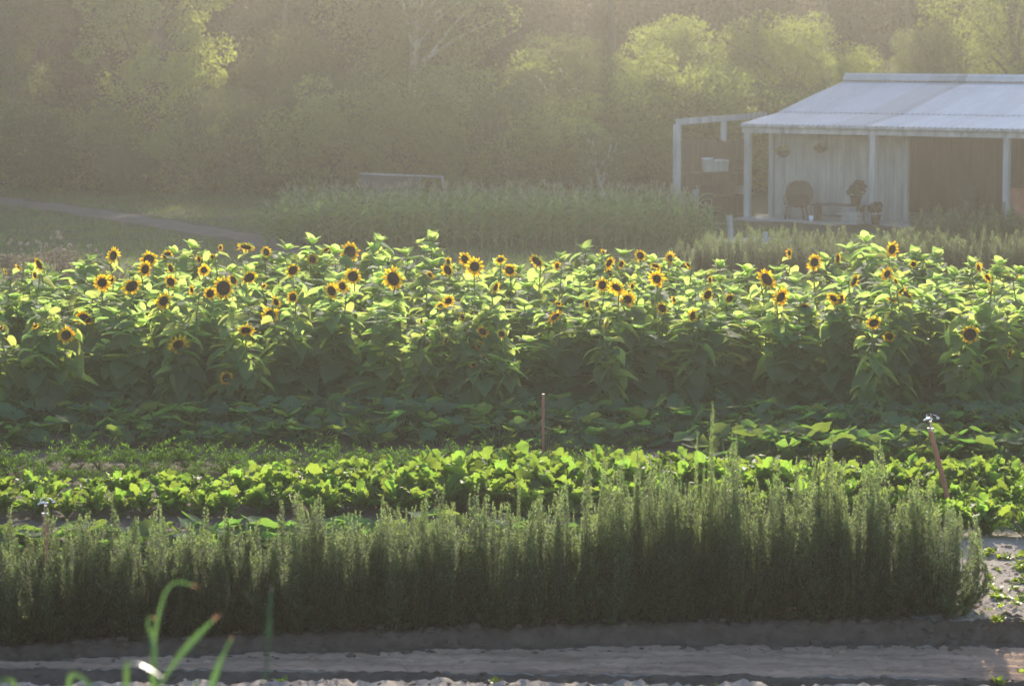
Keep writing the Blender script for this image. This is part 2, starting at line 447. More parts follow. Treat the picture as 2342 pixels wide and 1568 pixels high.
def head_parts(rg, parent, center, face, d, brown=False, closed=False):
    """flower head: green back with bracts, dark seed disc, two rings of petals"""
    q = Vector(face).to_track_quat('Z', 'Y')
    Rm = np.array(q.to_matrix()); c = np.array(center)
    r = d * (rg.uniform(.21, .28) if not brown else .30)
    def tr(V): return np.asarray(V) @ Rm.T + c
    b = MB()
    prof = [(0, -.30), (.35, -.29), (.75, -.2), (1.05, -.05), (1.08, .02)]
    k = 12
    ring = np.array([[[r * a * math.cos(t), r * a * math.sin(t), r * z] for t in np.linspace(0, 2 * PI, k + 1)] for a, z in prof])
    b.grid(tr(ring.reshape(-1, 3)).reshape(ring.shape))
    for i in range(14):
        a = i * 6.28 / 14 + rg.uniform(-.15, .15); l = r * rg.uniform(.7, 1.0); w = r * .24
        u = np.array([math.cos(a), math.sin(a), 0]); s = np.array([-math.sin(a), math.cos(a), 0]); z = np.array([0, 0, 1.])
        p0 = u * r * .9 - z * r * .1
        b.add(tr([p0 - s * w, p0 + s * w, p0 + u * l * .6 + s * w * .7 - z * l * .15, p0 + u * l - z * l * rg.uniform(-.2, .5), p0 + u * l * .6 - s * w * .7 - z * l * .15]), [[0, 1, 2, 3, 4]])
    hd = b.build("flower_head", M['bract'], parent)
    b = MB()
    prof = [(1.04, 0), (.96, .10), (.7, .17), (.4, .15), (0, .10)]
    ring = np.array([[[r * a * math.cos(t), r * a * math.sin(t), r * zz] for t in np.linspace(0, 2 * PI, k + 1)] for a, zz in prof])
    b.grid(tr(ring.reshape(-1, 3)).reshape(ring.shape), flip=True)
    b.build("disc", M['disc'], hd)
    b = MB(); z = np.array([0, 0, 1.])
    for rg_i, (n, off, l0, tilt) in enumerate(((15, .0, 1.0, .22), (13, .2, .9, .02))):
        for i in range(n):
            if rg.random() < (.12 if brown else .07): continue
            a = (i + off) * 2 * PI / n + rg.uniform(-.12, .12)
            l = (d * .5 - r * .95) * l0 * rg.uniform(.68, 1.25); w = d * .056 * rg.uniform(.85, 1.2)
            u = np.array([math.cos(a), math.sin(a), 0]); s = np.array([-math.sin(a), math.cos(a), 0])
            ti = tilt + rg.uniform(-.4, .5) + (1.0 if closed else 0)
            dv = u * math.cos(ti) + z * math.sin(ti)
            tw = rg.uniform(-.3, .3); s2 = s * math.cos(tw) + z * math.sin(tw)
            p0 = u * r * .93 + z * r * .03 * rg_i
            cv = -z * l * rg.uniform(-.05, .25)
            G = np.array([[p0 - s2 * w * .5, p0, p0 + s2 * w * .5],
                          [p0 + dv * l * .35 - s2 * w, p0 + dv * l * .35 - z * w * .15, p0 + dv * l * .35 + s2 * w],
                          [p0 + dv * l * .7 - s2 * w * .8 + cv * .4, p0 + dv * l * .7 + cv * .4 - z * w * .1, p0 + dv * l * .7 + s2 * w * .8 + cv * .4],
                          [p0 + dv * l + cv, p0 + dv * l + cv, p0 + dv * l + cv]])
            b.grid(tr(G.reshape(-1, 3)).reshape(G.shape))
    if b.n: b.build("petals", M['petal'], hd)
    return hd

HEADS = []   # (u, v, diameter px, kind)  kinds: f facing, s side, b brown seed head, d nodding, g green bud
def crop(u0, rows):
    for cx, cyy_, dd, k in rows: HEADS.append((u0 + cx * .28, 505.9 + cyy_ * .28, dd * .28, k))
crop(0, [(925,280,125,'f'),(1215,310,130,'f'),(1185,392,125,'f'),(1365,280,100,'f'),(320,355,110,'b'),(2010,210,135,'f'),(2175,250,90,'s'),
  (1625,310,75,'s'),(1665,400,95,'f'),(835,500,140,'f'),(1075,530,155,'f'),(1395,385,90,'b'),(1395,495,110,'f'),(1335,650,135,'f'),(1825,545,170,'f'),
  (1715,590,105,'f'),(1565,560,80,'s'),(695,790,155,'f'),(540,930,130,'f'),(1455,1005,165,'f'),(2010,890,140,'d'),(2210,770,155,'f'),(2255,660,100,'s'),
  (2035,460,120,'b'),(1905,480,90,'b'),(1800,215,55,'s'),(290,855,70,'d'),(150,375,60,'s'),(285,440,65,'s'),(2155,530,60,'s'),(1735,290,50,'s'),
  (905,480,80,'f'),(1080,430,60,'g'),(10,870,55,'s'),(45,410,45,'s')])
crop(562.1, [(850,250,150,'f'),(545,310,90,'f'),(490,275,75,'s'),(385,400,110,'b'),(875,450,130,'f'),(1205,470,180,'f'),(700,570,130,'f'),(790,530,115,'f'),
  (385,620,95,'f'),(660,230,80,'s'),(1325,315,60,'g'),(1165,340,75,'g'),(1505,440,75,'s'),(1650,400,115,'f'),(1655,335,85,'s'),(1790,310,120,'f'),
  (1870,370,145,'f'),(2080,315,85,'f'),(2155,400,110,'f'),(2040,540,95,'s'),(1655,650,100,'f'),(1590,690,80,'d'),(1770,780,65,'s'),(1635,970,85,'f'),
  (1935,900,110,'f'),(1910,1010,85,'f'),(1930,1120,80,'f'),(1860,1170,70,'f'),(2090,920,70,'b'),(1435,820,40,'s')])
crop(1124.2, [(370,325,120,'b'),(535,365,75,'s'),(915,255,65,'s'),(960,340,110,'f'),(1060,350,70,'b'),(1215,280,90,'f'),(1340,365,95,'f'),(1460,300,100,'f'),
  (1350,470,130,'f'),(965,420,85,'s'),(905,520,110,'f'),(1020,540,145,'f'),(1110,640,125,'f'),(1610,360,70,'s'),(1785,480,65,'s'),(1765,600,100,'b'),
  (1945,630,80,'b'),(1645,770,115,'f'),(935,840,120,'f'),(520,780,150,'f'),(545,670,60,'d'),(1395,710,95,'b'),(1490,640,65,'s'),(780,680,70,'b'),(1150,530,60,'s')])
crop(1686.3, [(240,475,175,'f'),(355,620,150,'f'),(425,260,75,'s'),(630,335,125,'f'),(820,310,100,'s'),(1265,230,120,'f'),(1225,430,120,'f'),(955,490,120,'s'),
  (545,700,110,'d'),(785,630,120,'s'),(845,640,100,'b'),(1340,570,80,'s'),(1380,620,140,'b'),(1265,640,85,'d'),(1970,380,90,'s'),(2045,460,100,'s'),
  (2065,580,85,'s'),(1115,830,120,'f'),(1240,940,95,'b'),(1900,925,140,'b'),(2225,1080,95,'f'),(1295,490,50,'s'),(2285,455,50,'s'),(1440,350,60,'b')])
HEADS += [(518, 864, 31, 'f'), (84, 905, 23, 'f')]

ROWS_Y = [38.8, 39.6, 40.4, 41.2, 42.1, 43.1, 44.3]
TOPV = np.array([(-200,610),(0,612),(80,592),(170,588),(250,592),(380,566),(450,552),(500,580),(590,585),(650,552),(720,536),(790,560),(860,532),(930,568),(975,530),(1010,585),(1100,604),
                 (1200,598),(1270,582),(1330,553),(1380,585),(1440,570),(1540,592),(1650,598),(1720,604),(1800,588),(1900,580),(1950,560),(1990,530),(2040,565),(2080,566),(2130,568),(2200,595),(2280,585),(2342,590),(2600,590)], float)
LAND = [(0, "near the left edge"), (170, "below the white seed heads"), (330, "below the dirt path's end"), (520, "below the dark gap left of the corn"),
        (700, "below the corn's left end"), (860, "below the grey tent"), (1000, "below the corn's middle"), (1171, "below the thin stake"),
        (1330, "below the pale leaning trunk"), (1480, "below the corn's right end"), (1620, "below the stubby grey posts"), (1730, "below the shed's corner post"),
        (1850, "below the round-backed chair"), (1990, "below the shed's middle post"), (2130, "below the shed's dark opening"), (2290, "below the shed's rightmost post")]
def land(u): return min(LAND, key=lambda l: abs(l[0] - u))[1]

rg = random.Random(11)
flow = []
for (u, v, d, k) in HEADS:
    best = None
    for y in ROWS_Y:
        yy = y + rg.uniform(-.25, .25)
        z = height_for(v, yy)
        cost = abs(z - (1.72 + rg.uniform(-.12, .12)))
        if v > 735: cost = y
        if best is None or cost < best[0]: best = (cost, yy, z)
    _, yy, z = best
    flow.append((u, v, 38.05 + rg.uniform(0, .15) if v > 735 else yy, d, k))
def build_sunflower(head, name_loc=None):
    u, v, Yh, d, k = head
    P = at(u, v, Yh); z = P.z
    base = Vector((P.x + rg.uniform(-.06, .06), Yh + rg.uniform(.04, .14), 0))
    base.z = GZ(base.x, base.y)
    t = thing("sunflower", "", "sunflower", base, 0)
    hz = z - base.z
    d_m = max(.11, d / FPX * Yh * 1.22)
    yaw = rg.gauss(.1, .6)
    if k == 's': yaw = rg.choice([-1, 1]) * rg.uniform(.75, 1.15)
    pit = rg.gauss(-.18, .36)
    if k == 'd': pit = rg.uniform(-1.0, -.7)
    if k == 'b': pit = rg.uniform(-.6, -.1)
    face = np.array([math.sin(yaw) * math.cos(pit), -math.cos(yaw) * math.cos(pit), math.sin(pit)])
    hc = np.array([P.x - base.x, P.y - base.y, hz])
    st = MB(); lv = MB()
    r = d_m * .245
    neck = hc - face * r * .3
    tall = k in 'bg' or hz > 1.2
    pts = [np.array([0, 0, -.03])]
    lean = np.array([rg.uniform(-.05, .05), rg.uniform(-.02, .05), 0])
    bendp = hc * np.array([.6, .6, 1]) - face * .09 - np.array([0, 0, .05])
    if hz < 1.2:   # a low side flower: the plant itself goes on to its own leafy top
        main_top = rg.uniform(1.3, 1.5)
        mp = [np.array([0, .12, 0]), np.array([lean[0], .14, main_top * .5]), np.array([lean[0] * 2, .18, main_top])]
        st.tube(mp, [.014, .011, .006], 6)
        bs = np.array([lean[0] * .8, .13, hz * .72])
        st.tube([bs, bs * .4 + hc * .6 - face * .05 - np.array([0, 0, .04]), neck - face * .03, neck], [.007, .006, .006, .007], 5)
        path = lambda zz: np.array([lean[0] * 2 * zz / main_top, .12 + .06 * zz / main_top, zz])
        sunflower_leaves(rg, path, .1, main_top * .97, 50, .31, lv, st, hc)
        top_tuft(rg, mp[-1], lv, st, .14)
    else:
        pts += [lean * .5 + hc * np.array([.2, .2, 0]) + np.array([0, 0, hz * .35]), lean * .5 + hc * np.array([.4, .4, 0]) + np.array([0, 0, hz * .7]), bendp, neck - face * .04, neck]
        st.tube(pts, [.016, .014, .011, .008, .008, .010], 6)
        PP = np.array(pts)
        path = lambda zz: np.array([np.interp(zz, PP[:4, 2], PP[:4, i]) for i in range(3)])
        sunflower_leaves(rg, path, .12, hz - .12, 48, .30, lv, st, hc)
        if k in 'bg' or rg.random() < .5:   # a young side shoot beside the flower
            a = rg.uniform(0, 6.28); b0 = path(hz * .78); tp = b0 + np.array([math.cos(a) * .12, abs(math.sin(a)) * .1 + .05, rg.uniform(.18, .3)])
            st.tube([b0, (b0 + tp) / 2 + np.array([math.cos(a) * .03, 0, 0]), tp], [.007, .005, .004], 5)
            top_tuft(rg, tp, lv, st, .1)
    st.build("stem", M['sf_stem'], t)
    lv.build("foliage", M['sf_leaf'], t)
    if k == 'g':
        b = MB()
        for i in range(16):
            a = i * 2.4; s = .075
            blade(b, hc - np.array([0, 0, .03]), a, rg.uniform(.2, 1.3), s, LANCE * s, .3, .3, 0, 0, 0, rg)
        b.build("bud", M['bract'], t)
    else:
        head_parts(rg, t, hc, face, d_m, k == 'b')
    # label
    size = "small" if d < 20 else ("large" if d > 36 else "medium")
    what = {'f': f"{size} open yellow flower facing the camera", 's': f"{size} yellow flower seen from the side", 'b': f"{size} faded dark brown flower head",
            'd': "drooping yellow flower", 'g': "closed round green bud"}[k]
    lvl = "in shade low on the field" if v > 735 else ("along the field's skyline" if v < 590 else ("in the upper field" if v < 650 else "in the sunlit middle"))
    t["_key"] = f"sunflower with {what} {lvl} {land(u)}"
    t["_u"] = u
    return t
plants = [build_sunflower(h) for h in flow]
bykey = {}
for t in plants: bykey.setdefault(t["_key"], []).append(t)
for key, L_ in bykey.items():
    L_.sort(key=lambda o: o["_u"])
    for i, o in enumerate(L_):
        lab = key
        if len(L_) > 1:
            lab = ("left " if len(L_) == 2 and i == 0 else "right " if len(L_) == 2 else nth(i + 1) + " from left ") + key
        w = lab.replace(" facing the camera", "").split() if len(lab.split()) > 16 else lab.split()
        if len(w) > 16: w = " ".join(w).replace("in shade low on the field", "low in shade").replace("along the field's skyline", "on the skyline").replace("medium ", "").split()
        o["label"] = " ".join(w[:16]); o["group"] = "sunflower plants in the field"
        del o["_key"]; del o["_u"]

def leafy_sunflower(seed):
    r2 = random.Random(seed)
    t = thing("sunflower", "x", "sunflower")
    H = 1.8
    st, lv = MB(), MB()
    dx, dy = r2.uniform(-.08, .08), r2.uniform(-.08, .08)
    path = lambda z: np.array([dx * (z / H) ** 2, dy * (z / H) ** 2, z])
    st.tube([path(z) for z in np.linspace(-.03, H, 6)], [.017, .016, .014, .011, .009, .006], 6)
    sunflower_leaves(r2, path, .1, H * .97, 66, .315, lv, st)
    top_tuft(r2, path(H), lv, st, .19)
    for i in range(r2.randint(1, 3)):
        z = H * r2.uniform(.68, .85); a = r2.uniform(0, 6.28); b0 = path(z); l = r2.uniform(.14, .26)
        tp = b0 + np.array([math.cos(a) * l * .6, math.sin(a) * l * .6, l])
        st.tube([b0, (b0 + tp) / 2 + np.array([math.cos(a) * .04, math.sin(a) * .04, 0]), tp], [.007, .005, .004], 5)
        top_tuft(r2, tp, lv, st, .11)
    st.build("stem", M['sf_stem'], t); lv.build("foliage", M['sf_leaf'], t)
    return t
SF = Kind([leafy_sunflower(100 + i) for i in range(9)])
fill = []
budget = 300 - 27 - len(plants)
per = budget // len(ROWS_Y)
for ri, y in enumerate(ROWS_Y):
    half = y * 1171 / FPX + .55
    for i in range(per):
        x = -half + 2 * half * (i + .5 + rg.uniform(-.3, .3)) / per
        yy = y + rg.uniform(-.22, .22)
        u = CU + x / yy * FPX
        f = (yy - 38.8) / 5.5
        vt = np.interp(u, TOPV[:, 0], TOPV[:, 1])
        top_v = vt * f + (1 - f) * (672 + (vt - 570) * .5) + rg.uniform(0, 26)
        h = height_for(top_v, yy)
        for (hu, hv, hy, hd, hk) in flow:
            if hy > yy and abs(hu - u) < 34 + hd * .5:
                h = min(h, height_for(hv + hd * .75 + 14, yy))
        if h < .75: continue
        h = max(.9, min(h, 2.15))
        s = h / 1.93
        o = SF.put(rg.randrange(9), (x, yy, GZ(x, yy)), rg.uniform(0, 6.28), (1.34, 1.25, s))
        where = "front row" if ri == 0 else ("back row" if ri == len(ROWS_Y) - 1 else "dense middle rows")
        tag(o, f"leafy sunflower plant without an open flower in the {where} of the field", "sunflower", "sunflower plants in the field")
        fill.append(o)

for u, v, y in ((200, 575, 44.4), (385, 556, 44.2), (450, 545, 44.5), (600, 572, 44.3), (652, 546, 44.1), (722, 530, 44.4), (775, 556, 44.0), (862, 528, 44.5), (925, 562, 44.2), (976, 525, 44.3), (1060, 596, 44.2), (1150, 590, 44.5), (1270, 575, 44.1),
                (1330, 548, 44.4), (1385, 576, 44.0), (1440, 563, 44.3), (1560, 586, 44.2), (1665, 592, 44.4), (1720, 600, 44.0), (1900, 575, 44.2), (1955, 548, 44.5), (1992, 526, 44.3), (2030, 560, 44.0), (2082, 560, 44.4), (2133, 562, 44.2), (2215, 588, 44.5), (2300, 583, 44.1)):
    h = height_for(v, y); x = (u - CU) / FPX * y
    o = SF.put(rg.randrange(9), (x, y, GZ(x, y)), rg.uniform(0, 6.28), (1.15, 1.15, h / 1.97))
    fill.append(o)
    tag(o, f"tall leafy sunflower topping the field's skyline {land(u)}", "sunflower", "sunflower plants in the field")
_seen = {}
for o in fill[-27:]: _seen.setdefault(o["label"], []).append(o)
for lab, L_ in _seen.items():
    if len(L_) > 1:
        for i, o in enumerate(L_): o["label"] = lab.replace("tall leafy sunflower topping", ("left" if i == 0 else "right" if i == len(L_) - 1 else "middle") + " tall leafy sunflower topping")
# ------------------------------------------------------------------ squash, turnips, carrots
def round_leaf(mb, c, nrm, r, rg_, lobes=5):
    """wide soft lobed leaf (squash): a fan round the petiole, cupped and wavy"""
    q = Vector(nrm).to_track_quat('Z', 'Y'); Rm = np.array(q.to_matrix())
    n = 20; a0 = rg_.uniform(0, 6.28); ph = rg_.uniform(0, 6.28)
    rings = []
    for k, f in enumerate((.0, .45, .8, 1.0)):
        row = []
        for i in range(n + 1):
            a = (.12 + (1 - .04) * i / n * (2 * PI - .24)) + a0
            rr = r * f * (1 + .12 * math.cos(lobes * (a - a0)) * f + .05 * math.sin(11 * a + ph))
            z = .16 * r * f * f + (.09 * r * f * f) * math.sin(3 * a + ph) + rg_.uniform(-.02, .02) * r * f
            row.append((rr * math.cos(a), rr * math.sin(a), z))
        rings.append(row)
    G = np.array(rings)
    mb.grid((G.reshape(-1, 3) @ Rm.T + np.array(c)).reshape(G.shape), flip=True)
def squash_plant(seed, n=24, spread=.45, h=.38, r=.135):
    r2 = random.Random(seed); t = thing("squash_plant", "x", "squash plant")
    lv, st = MB(), MB()
    for i in range(n):
        a = r2.uniform(0, 6.28); d = spread * math.sqrt(r2.random()); hh = h * (r2.uniform(.55, 1.1) if i % 3 else r2.uniform(.15, .5)) * (1 - .3 * d / spread)
        c = np.array([d * math.cos(a), d * math.sin(a), hh])
        tilt = r2.uniform(.1, .75); b = r2.uniform(0, 6.28)
        nr = (math.sin(tilt) * math.cos(b), math.sin(tilt) * math.sin(b) - .15, math.cos(tilt))
        round_leaf(lv, c, nr, r * r2.uniform(.7, 1.15), r2)
        st.tube([c * np.array([.3, .3, 0]), c * np.array([.7, .7, .6]), c], [.007, .006, .005], 4, False)
    lv.build("foliage", M['squash'], t); st.build("stem", M['sf_stem'], t)
    return t
SQ = Kind([squash_plant(200 + i) for i in range(6)])
def line(kind, nk, x0, x1, y, n, sc, dy=.15, rg_=rg, gap=None, y1=None):
    out = []
    for i in range(n):
        f = (i + .5) / n
        x = x0 + (x1 - x0) * f + rg_.uniform(-.3, .3) * (x1 - x0) / n
        yy = (y if y1 is None else y + (y1 - y) * f) + rg_.uniform(-dy, dy)
        s = sc(x) if callable(sc) else sc
        s *= rg_.uniform(.85, 1.15)
        out.append(kind.put(rg_.randrange(nk), (x, yy, GZ(x, yy)), rg_.uniform(0, 6.28), (s * rg_.uniform(.95, 1.1), s, s)))
    return out
rank(line(SQ, 6, -6.9, 6.9, 38.05, 21, 1.05), "grey-green squash plant right at the sunflowers' foot, # from the left", "squash plant", "squash plants along the sunflowers")
rank(line(SQ, 6, -6.7, 6.7, 37.3, 21, 1.0), "shaded squash plant in the bed's middle line, # from the left", "squash plant", "squash plants along the sunflowers")
rank(line(SQ, 6, -6.5, 6.5, 36.5, 20, .85), "low shaded squash plant in the bed's nearest line, # from the left", "squash plant", "squash plants along the sunflowers")
rank(line(SQ, 6, 2.3, 6.4, 34.6, 13, 1.0), "broad squash plant with sunlit rims right of the tall rosemary tips, # from the left", "squash plant", "sunlit squash plants behind the rosemary")
rank(line(SQ, 6, -5.2, 3.2, 28.3, 28, 1.0), "sunlit squash plant just behind the rosemary hedge, # from the left", "squash plant", "squash plants behind the rosemary hedge")

def turnip(seed, n=34, L0=.33):
    r2 = random.Random(seed); t = thing("turnip_plant", "x", "turnip plant")
    lv, st = MB(), MB()
    for i in range(n):
        a = i * 2.4 + r2.uniform(-.4, .4); el = r2.uniform(.55, 1.5)
        L = L0 * r2.uniform(.55, 1.12); k = 17
        tt = np.linspace(0, 1, k)
        lob = np.array([r2.choice([.55, .8, 1.15, 1.3]) if j % 2 else r2.uniform(.75, 1.1) for j in range(k)])
        W = L * .205 * np.sin(np.clip(tt * .93 + .05, 0, 1) * PI) ** .5 * (.35 + .8 * tt) * lob
        W[0] = .008; W[-1] = L * .02
        p = L * .35
        q = np.array([math.cos(a) * p * math.cos(el), math.sin(a) * p * math.cos(el), p * math.sin(el)])
        st.tube([(0, 0, -.01), q], [.007, .004], 4, False)
        blade(lv, q, a, el, L * .8, W, r2.uniform(.2, 1.9), r2.uniform(-.2, .7), 0, .016, r2.uniform(-.7, .7), r2, bend=1.8)
    lv.build("foliage", M['kale'], t); st.build("stem", M['sf_stem'], t)
    return t
TU = Kind([turnip(300 + i) for i in range(8)])
hx = lambda x: float(np.interp(x, [-5.5, -3.2, -1.6, -.8, .3, 1.5, 3, 5.5], [.95, .98, 1.15, 1.4, 1.3, 1.3, 1.15, 1.15]))
rank(line(TU, 8, -5.6, 5.6, 31.3, 40, lambda x: hx(x) * .85), "bright lobed turnip plant in the row's nearest line, # from the left", "turnip plant", "turnip plants in the sunlit row")
rank(line(TU, 8, -5.7, 5.7, 31.9, 42, hx), "bright lobed turnip plant in the row's middle line, # from the left", "turnip plant", "turnip plants in the sunlit row")
rank(line(TU, 8, -2.9, 5.8, 32.6, 30, hx), "bright lobed turnip plant in the row's farthest line, # from the left", "turnip plant", "turnip plants in the sunlit row")
rank(line(TU, 8, 3.9, 5.3, 29.9, 7, 1.0, dy=.3), "low leafy turnip plant at the right end beside bare soil, # from the left", "turnip plant", "turnip plants beside the bare soil")

def feathery(name, seed, n=22, H=.36, cat="carrot plant"):
    r2 = random.Random(seed); t = thing(name, "x", cat)
    lv = MB()
    for i in range(n):
        a = r2.uniform(0, 6.28); el = r2.uniform(.75, 1.45); L = H * r2.uniform(.7, 1.15); az = a
        P = [np.zeros(3)]
        e = el
        for s in range(7):
            e -= r2.uniform(.05, .22)
            P.append(P[-1] + L / 7 * np.array([math.cos(az) * math.cos(e), math.sin(az) * math.cos(e), math.sin(e)]))
        P = np.array(P); lv.tube(P, np.linspace(.003, .001, 8), 3, False)
        for s in range(3, 8):
            for q in range(9):
                b = r2.uniform(0, 6.28); l = .05 * r2.uniform(.5, 1.2); p = P[s] * (1 - .12 * r2.random())
                dv = np.array([math.cos(b), math.sin(b), r2.uniform(-.2, .9)]) * l; w = np.array([-math.sin(b), math.cos(b), 0]) * .006
                lv.add([p, p + dv * .6 + w, p + dv, p + dv * .6 - w], [[0, 1, 2, 3]])
    lv.build("foliage", M['carrot'], t)
    return t
CA = Kind([feathery("carrot_plant", 400 + i) for i in range(5)])
rank(line(CA, 5, -6.1, 1.5, 34.3, 34, 1.05, dy=.22), "feathery dark green carrot plant left behind the turnips, # from the left", "carrot plant", "carrot plants behind the turnips")
rank(line(CA, 5, -6.2, 1.0, 33.6, 30, .85, dy=.18), "feathery dark carrot plant in the line nearest the turnips, # from the left", "carrot plant", "carrot plants behind the turnips")
rank(line(CA, 5, 4.1, 5.6, 30.9, 12, .95, dy=.25), "bright feathery carrot plant at the right end of the beds, # from the left", "carrot plant", "carrot plants at the right end")

# ------------------------------------------------------------------ rosemary
def rosemary(seed, n=72, H=1.0, W=.40, D=.30, needles=300):
    """upright shoots set with needles, with short side shoots low down"""
    r2 = np.random.RandomState(seed); t = thing("rosemary_bush", "x", "rosemary bush")
    st = MB(); lv = MB()
    allV, allF, cnt = [], [], 0
    def shoot(P, tt, m_, f0, wide=1.):
        nonlocal cnt
        f = np.clip(1 - (1 - f0) * r2.rand(m_), f0, 1)
        c = np.stack([np.interp(f, tt, P[:, j]) for j in range(3)], 1)
        az = r2.uniform(0, 2 * PI, m_); el = r2.uniform(-.15, .85, m_) + .6 * (f > .93)
        L = .037 * wide * r2.uniform(.5, 1.25, m_) * (1 - .45 * np.clip((f - .8) / .2, 0, 1))
        dv = np.stack([np.cos(az) * np.cos(el), np.sin(az) * np.cos(el), np.sin(el)], 1) * L[:, None]
        sd = np.stack([-np.sin(az), np.cos(az), np.zeros(m_)], 1) * .0055
        V = np.stack([c - sd * .6, c + dv * .55 + sd, c + dv, c + dv * .55 - sd], 1).reshape(-1, 3)
        allV.append(V); allF.append(np.arange(4 * m_).reshape(-1, 4) + cnt); cnt += 4 * m_
    mains = []
    cls = []
    for q in range(9):
        a = q * 2.4 + r2.uniform(-.3, .3); d = math.sqrt((q + .5) / 9)
        cls.append((a, d, [1.05, .92, .8, .72, .97, .66, .86, .6, .78][(q * 4 + seed) % 9]))
    for i in range(n):
        a, d, ch = cls[i % 9]; a += r2.uniform(-.13, .13) / (d + .1); d = d + r2.uniform(-.07, .07)
        b0 = np.array([math.cos(a) * W * .7 * d, math.sin(a) * D * .6 * d, 0])
        hh = H * ch * r2.uniform(.78, 1.04)
        tp = np.array([math.cos(a) * W * d * r2.uniform(.95, 1.15), math.sin(a) * D * d * r2.uniform(.9, 1.1), hh])
        k = 10; tt = np.linspace(0, 1, k)
        bow = np.array([tp[0], tp[1], 0]) * r2.uniform(.0, .9) + r2.normal(0, .05, 3) * np.array([1, 1, 0])
        P = b0 + (tp - b0) * tt[:, None] + bow * (np.sin(tt * PI) * .5)[:, None] + r2.normal(0, .007, (k, 3)) * tt[:, None]
        st.tube(P[:7], np.linspace(.005, .002, 7), 3, False)
        shoot(P, tt, int(needles * hh / H), .02)
        mains.append(P)
    for i in range(130):
        P = mains[r2.randint(n)]; j = r2.randint(0, 5) if i % 3 == 0 else r2.randint(0, 3); a = r2.uniform(0, 2 * PI); l = r2.uniform(.10, .26)
        tp = P[j] + np.array([math.cos(a) * l * .7, math.sin(a) * l * .7, l * r2.uniform(.3, 1.)]); tp[2] = max(tp[2], .03)
        Q = np.array([P[j], P[j] * .5 + tp * .5 + np.array([0, 0, -.01]), tp])
        shoot(Q, np.array([0, .5, 1.]), 85, .0)
    lv.add(np.concatenate(allV), np.concatenate(allF))
    st.build("stem", M['rstem'], t); lv.build("foliage", M['rosem'], t, smooth=False)
    return t
RO = Kind([rosemary(500 + i) for i in range(8)])
# height of the hedge's shoots along the picture
HTOP = np.array([(-300, 1205), (0, 1200), (120, 1188), (240, 1203), (360, 1184), (480, 1178), (600, 1190), (720, 1190), (830, 1195), (900, 1170), (1000, 1140), (1100, 1150), (1200, 1130),
                 (1290, 1110), (1400, 1080), (1450, 1070), (1520, 1090), (1570, 1080), (1615, 985), (1665, 970), (1700, 1070), (1800, 1095), (1900, 1065), (2000, 1080), (2070, 1095), (2110, 1125), (2160, 1130), (2200, 1150), (2260, 1250), (2400, 1300)], float)
def hedge(y_off, n, sc, ph):
    out = []
    for i in range(n):
        f = (i + ph) / n
        u = -120 + (2195 + 120) * f + rg.uniform(-15, 15)
        x = (u - CU) / FPX * 26
        y = edge_y(x) + .20 + y_off + rg.uniform(-.05, .05)
        h = height_for(np.interp(u, HTOP[:, 0], HTOP[:, 1]) - 38, y) * sc * rg.uniform(.76, 1.08)
        out.append(RO.put(rg.randrange(8), (x, y, GZ(x, y)), rg.choice([0, PI]) + rg.uniform(-.4, .4), (1.05, .95, h / .98)))
    return out
rank(hedge(0, 21, .93, .5), "rosemary bush in the foreground hedge's near line, # from the left", "rosemary bush", "rosemary bushes of the foreground hedge")
rank(hedge(.42, 20, 1.0, .9), "rosemary bush in the foreground hedge's far line, # from the left", "rosemary bush", "rosemary bushes of the foreground hedge")
# taller shoots that stand out of the hedge
tall_r = random.Random(8)
tl = []
for u, v, wd_ in ((1655, 945, .30), (1618, 1000, .26), (1690, 1050, .45), (1410, 1062, .5), (1455, 1052, .4), (1895, 1040, .42), (1560, 1075, .5), (1960, 1060, .5), (1010, 1125, .45), (1205, 1105, .3), (1290, 1100, .3), (2030, 1068, .45)):
    x = (u - CU) / FPX * 25.9; y = edge_y(x) + .42
    tl.append(RO.put(tall_r.randrange(8), (x, y, GZ(x, y)), tall_r.uniform(-.4, .4), (wd_, wd_, height_for(v, y) / 1.03)))
rank(tl, "slender tall rosemary rising above the foreground hedge, # from the left", "rosemary bush", "tall rosemary shoots in the hedge")
far = []
def far_rows(u0, u1, v_base, n, h, fmt, grp):
    out = []
    for i in range(n):
        u = u0 + (u1 - u0) * (i + .5) / n + rg.uniform(-12, 12)
        d = ray(u, v_base); k = -CAM_H / d[2]; x, y = d[0] * k, d[1] * k + rg.uniform(-.2, .2)
        out.append(RO.put(rg.randrange(7), (x, y, GZ(x, y)), rg.uniform(0, 6.28), (1.15, 1.3, h * rg.uniform(1.0, 1.4))))
    rank(out, fmt, "rosemary bush", grp)
far_rows(1560, 2420, 632, 19, .72, "hazy rosemary bush in the back hedge beside the sunflowers, # from the left", "rosemary bushes of the back hedge")
far_rows(1590, 2420, 612, 17, .66, "hazy rosemary bush in the back hedge's second line, # from the left", "rosemary bushes of the back hedge")
far_rows(2075, 2420, 568, 9, .70, "hazy rosemary bush in front of the shed's dark opening, # from the left", "rosemary bushes before the shed")
far_rows(2110, 2420, 552, 8, .66, "hazy rosemary bush nearest the shed's rightmost post, # from the left", "rosemary bushes before the shed")

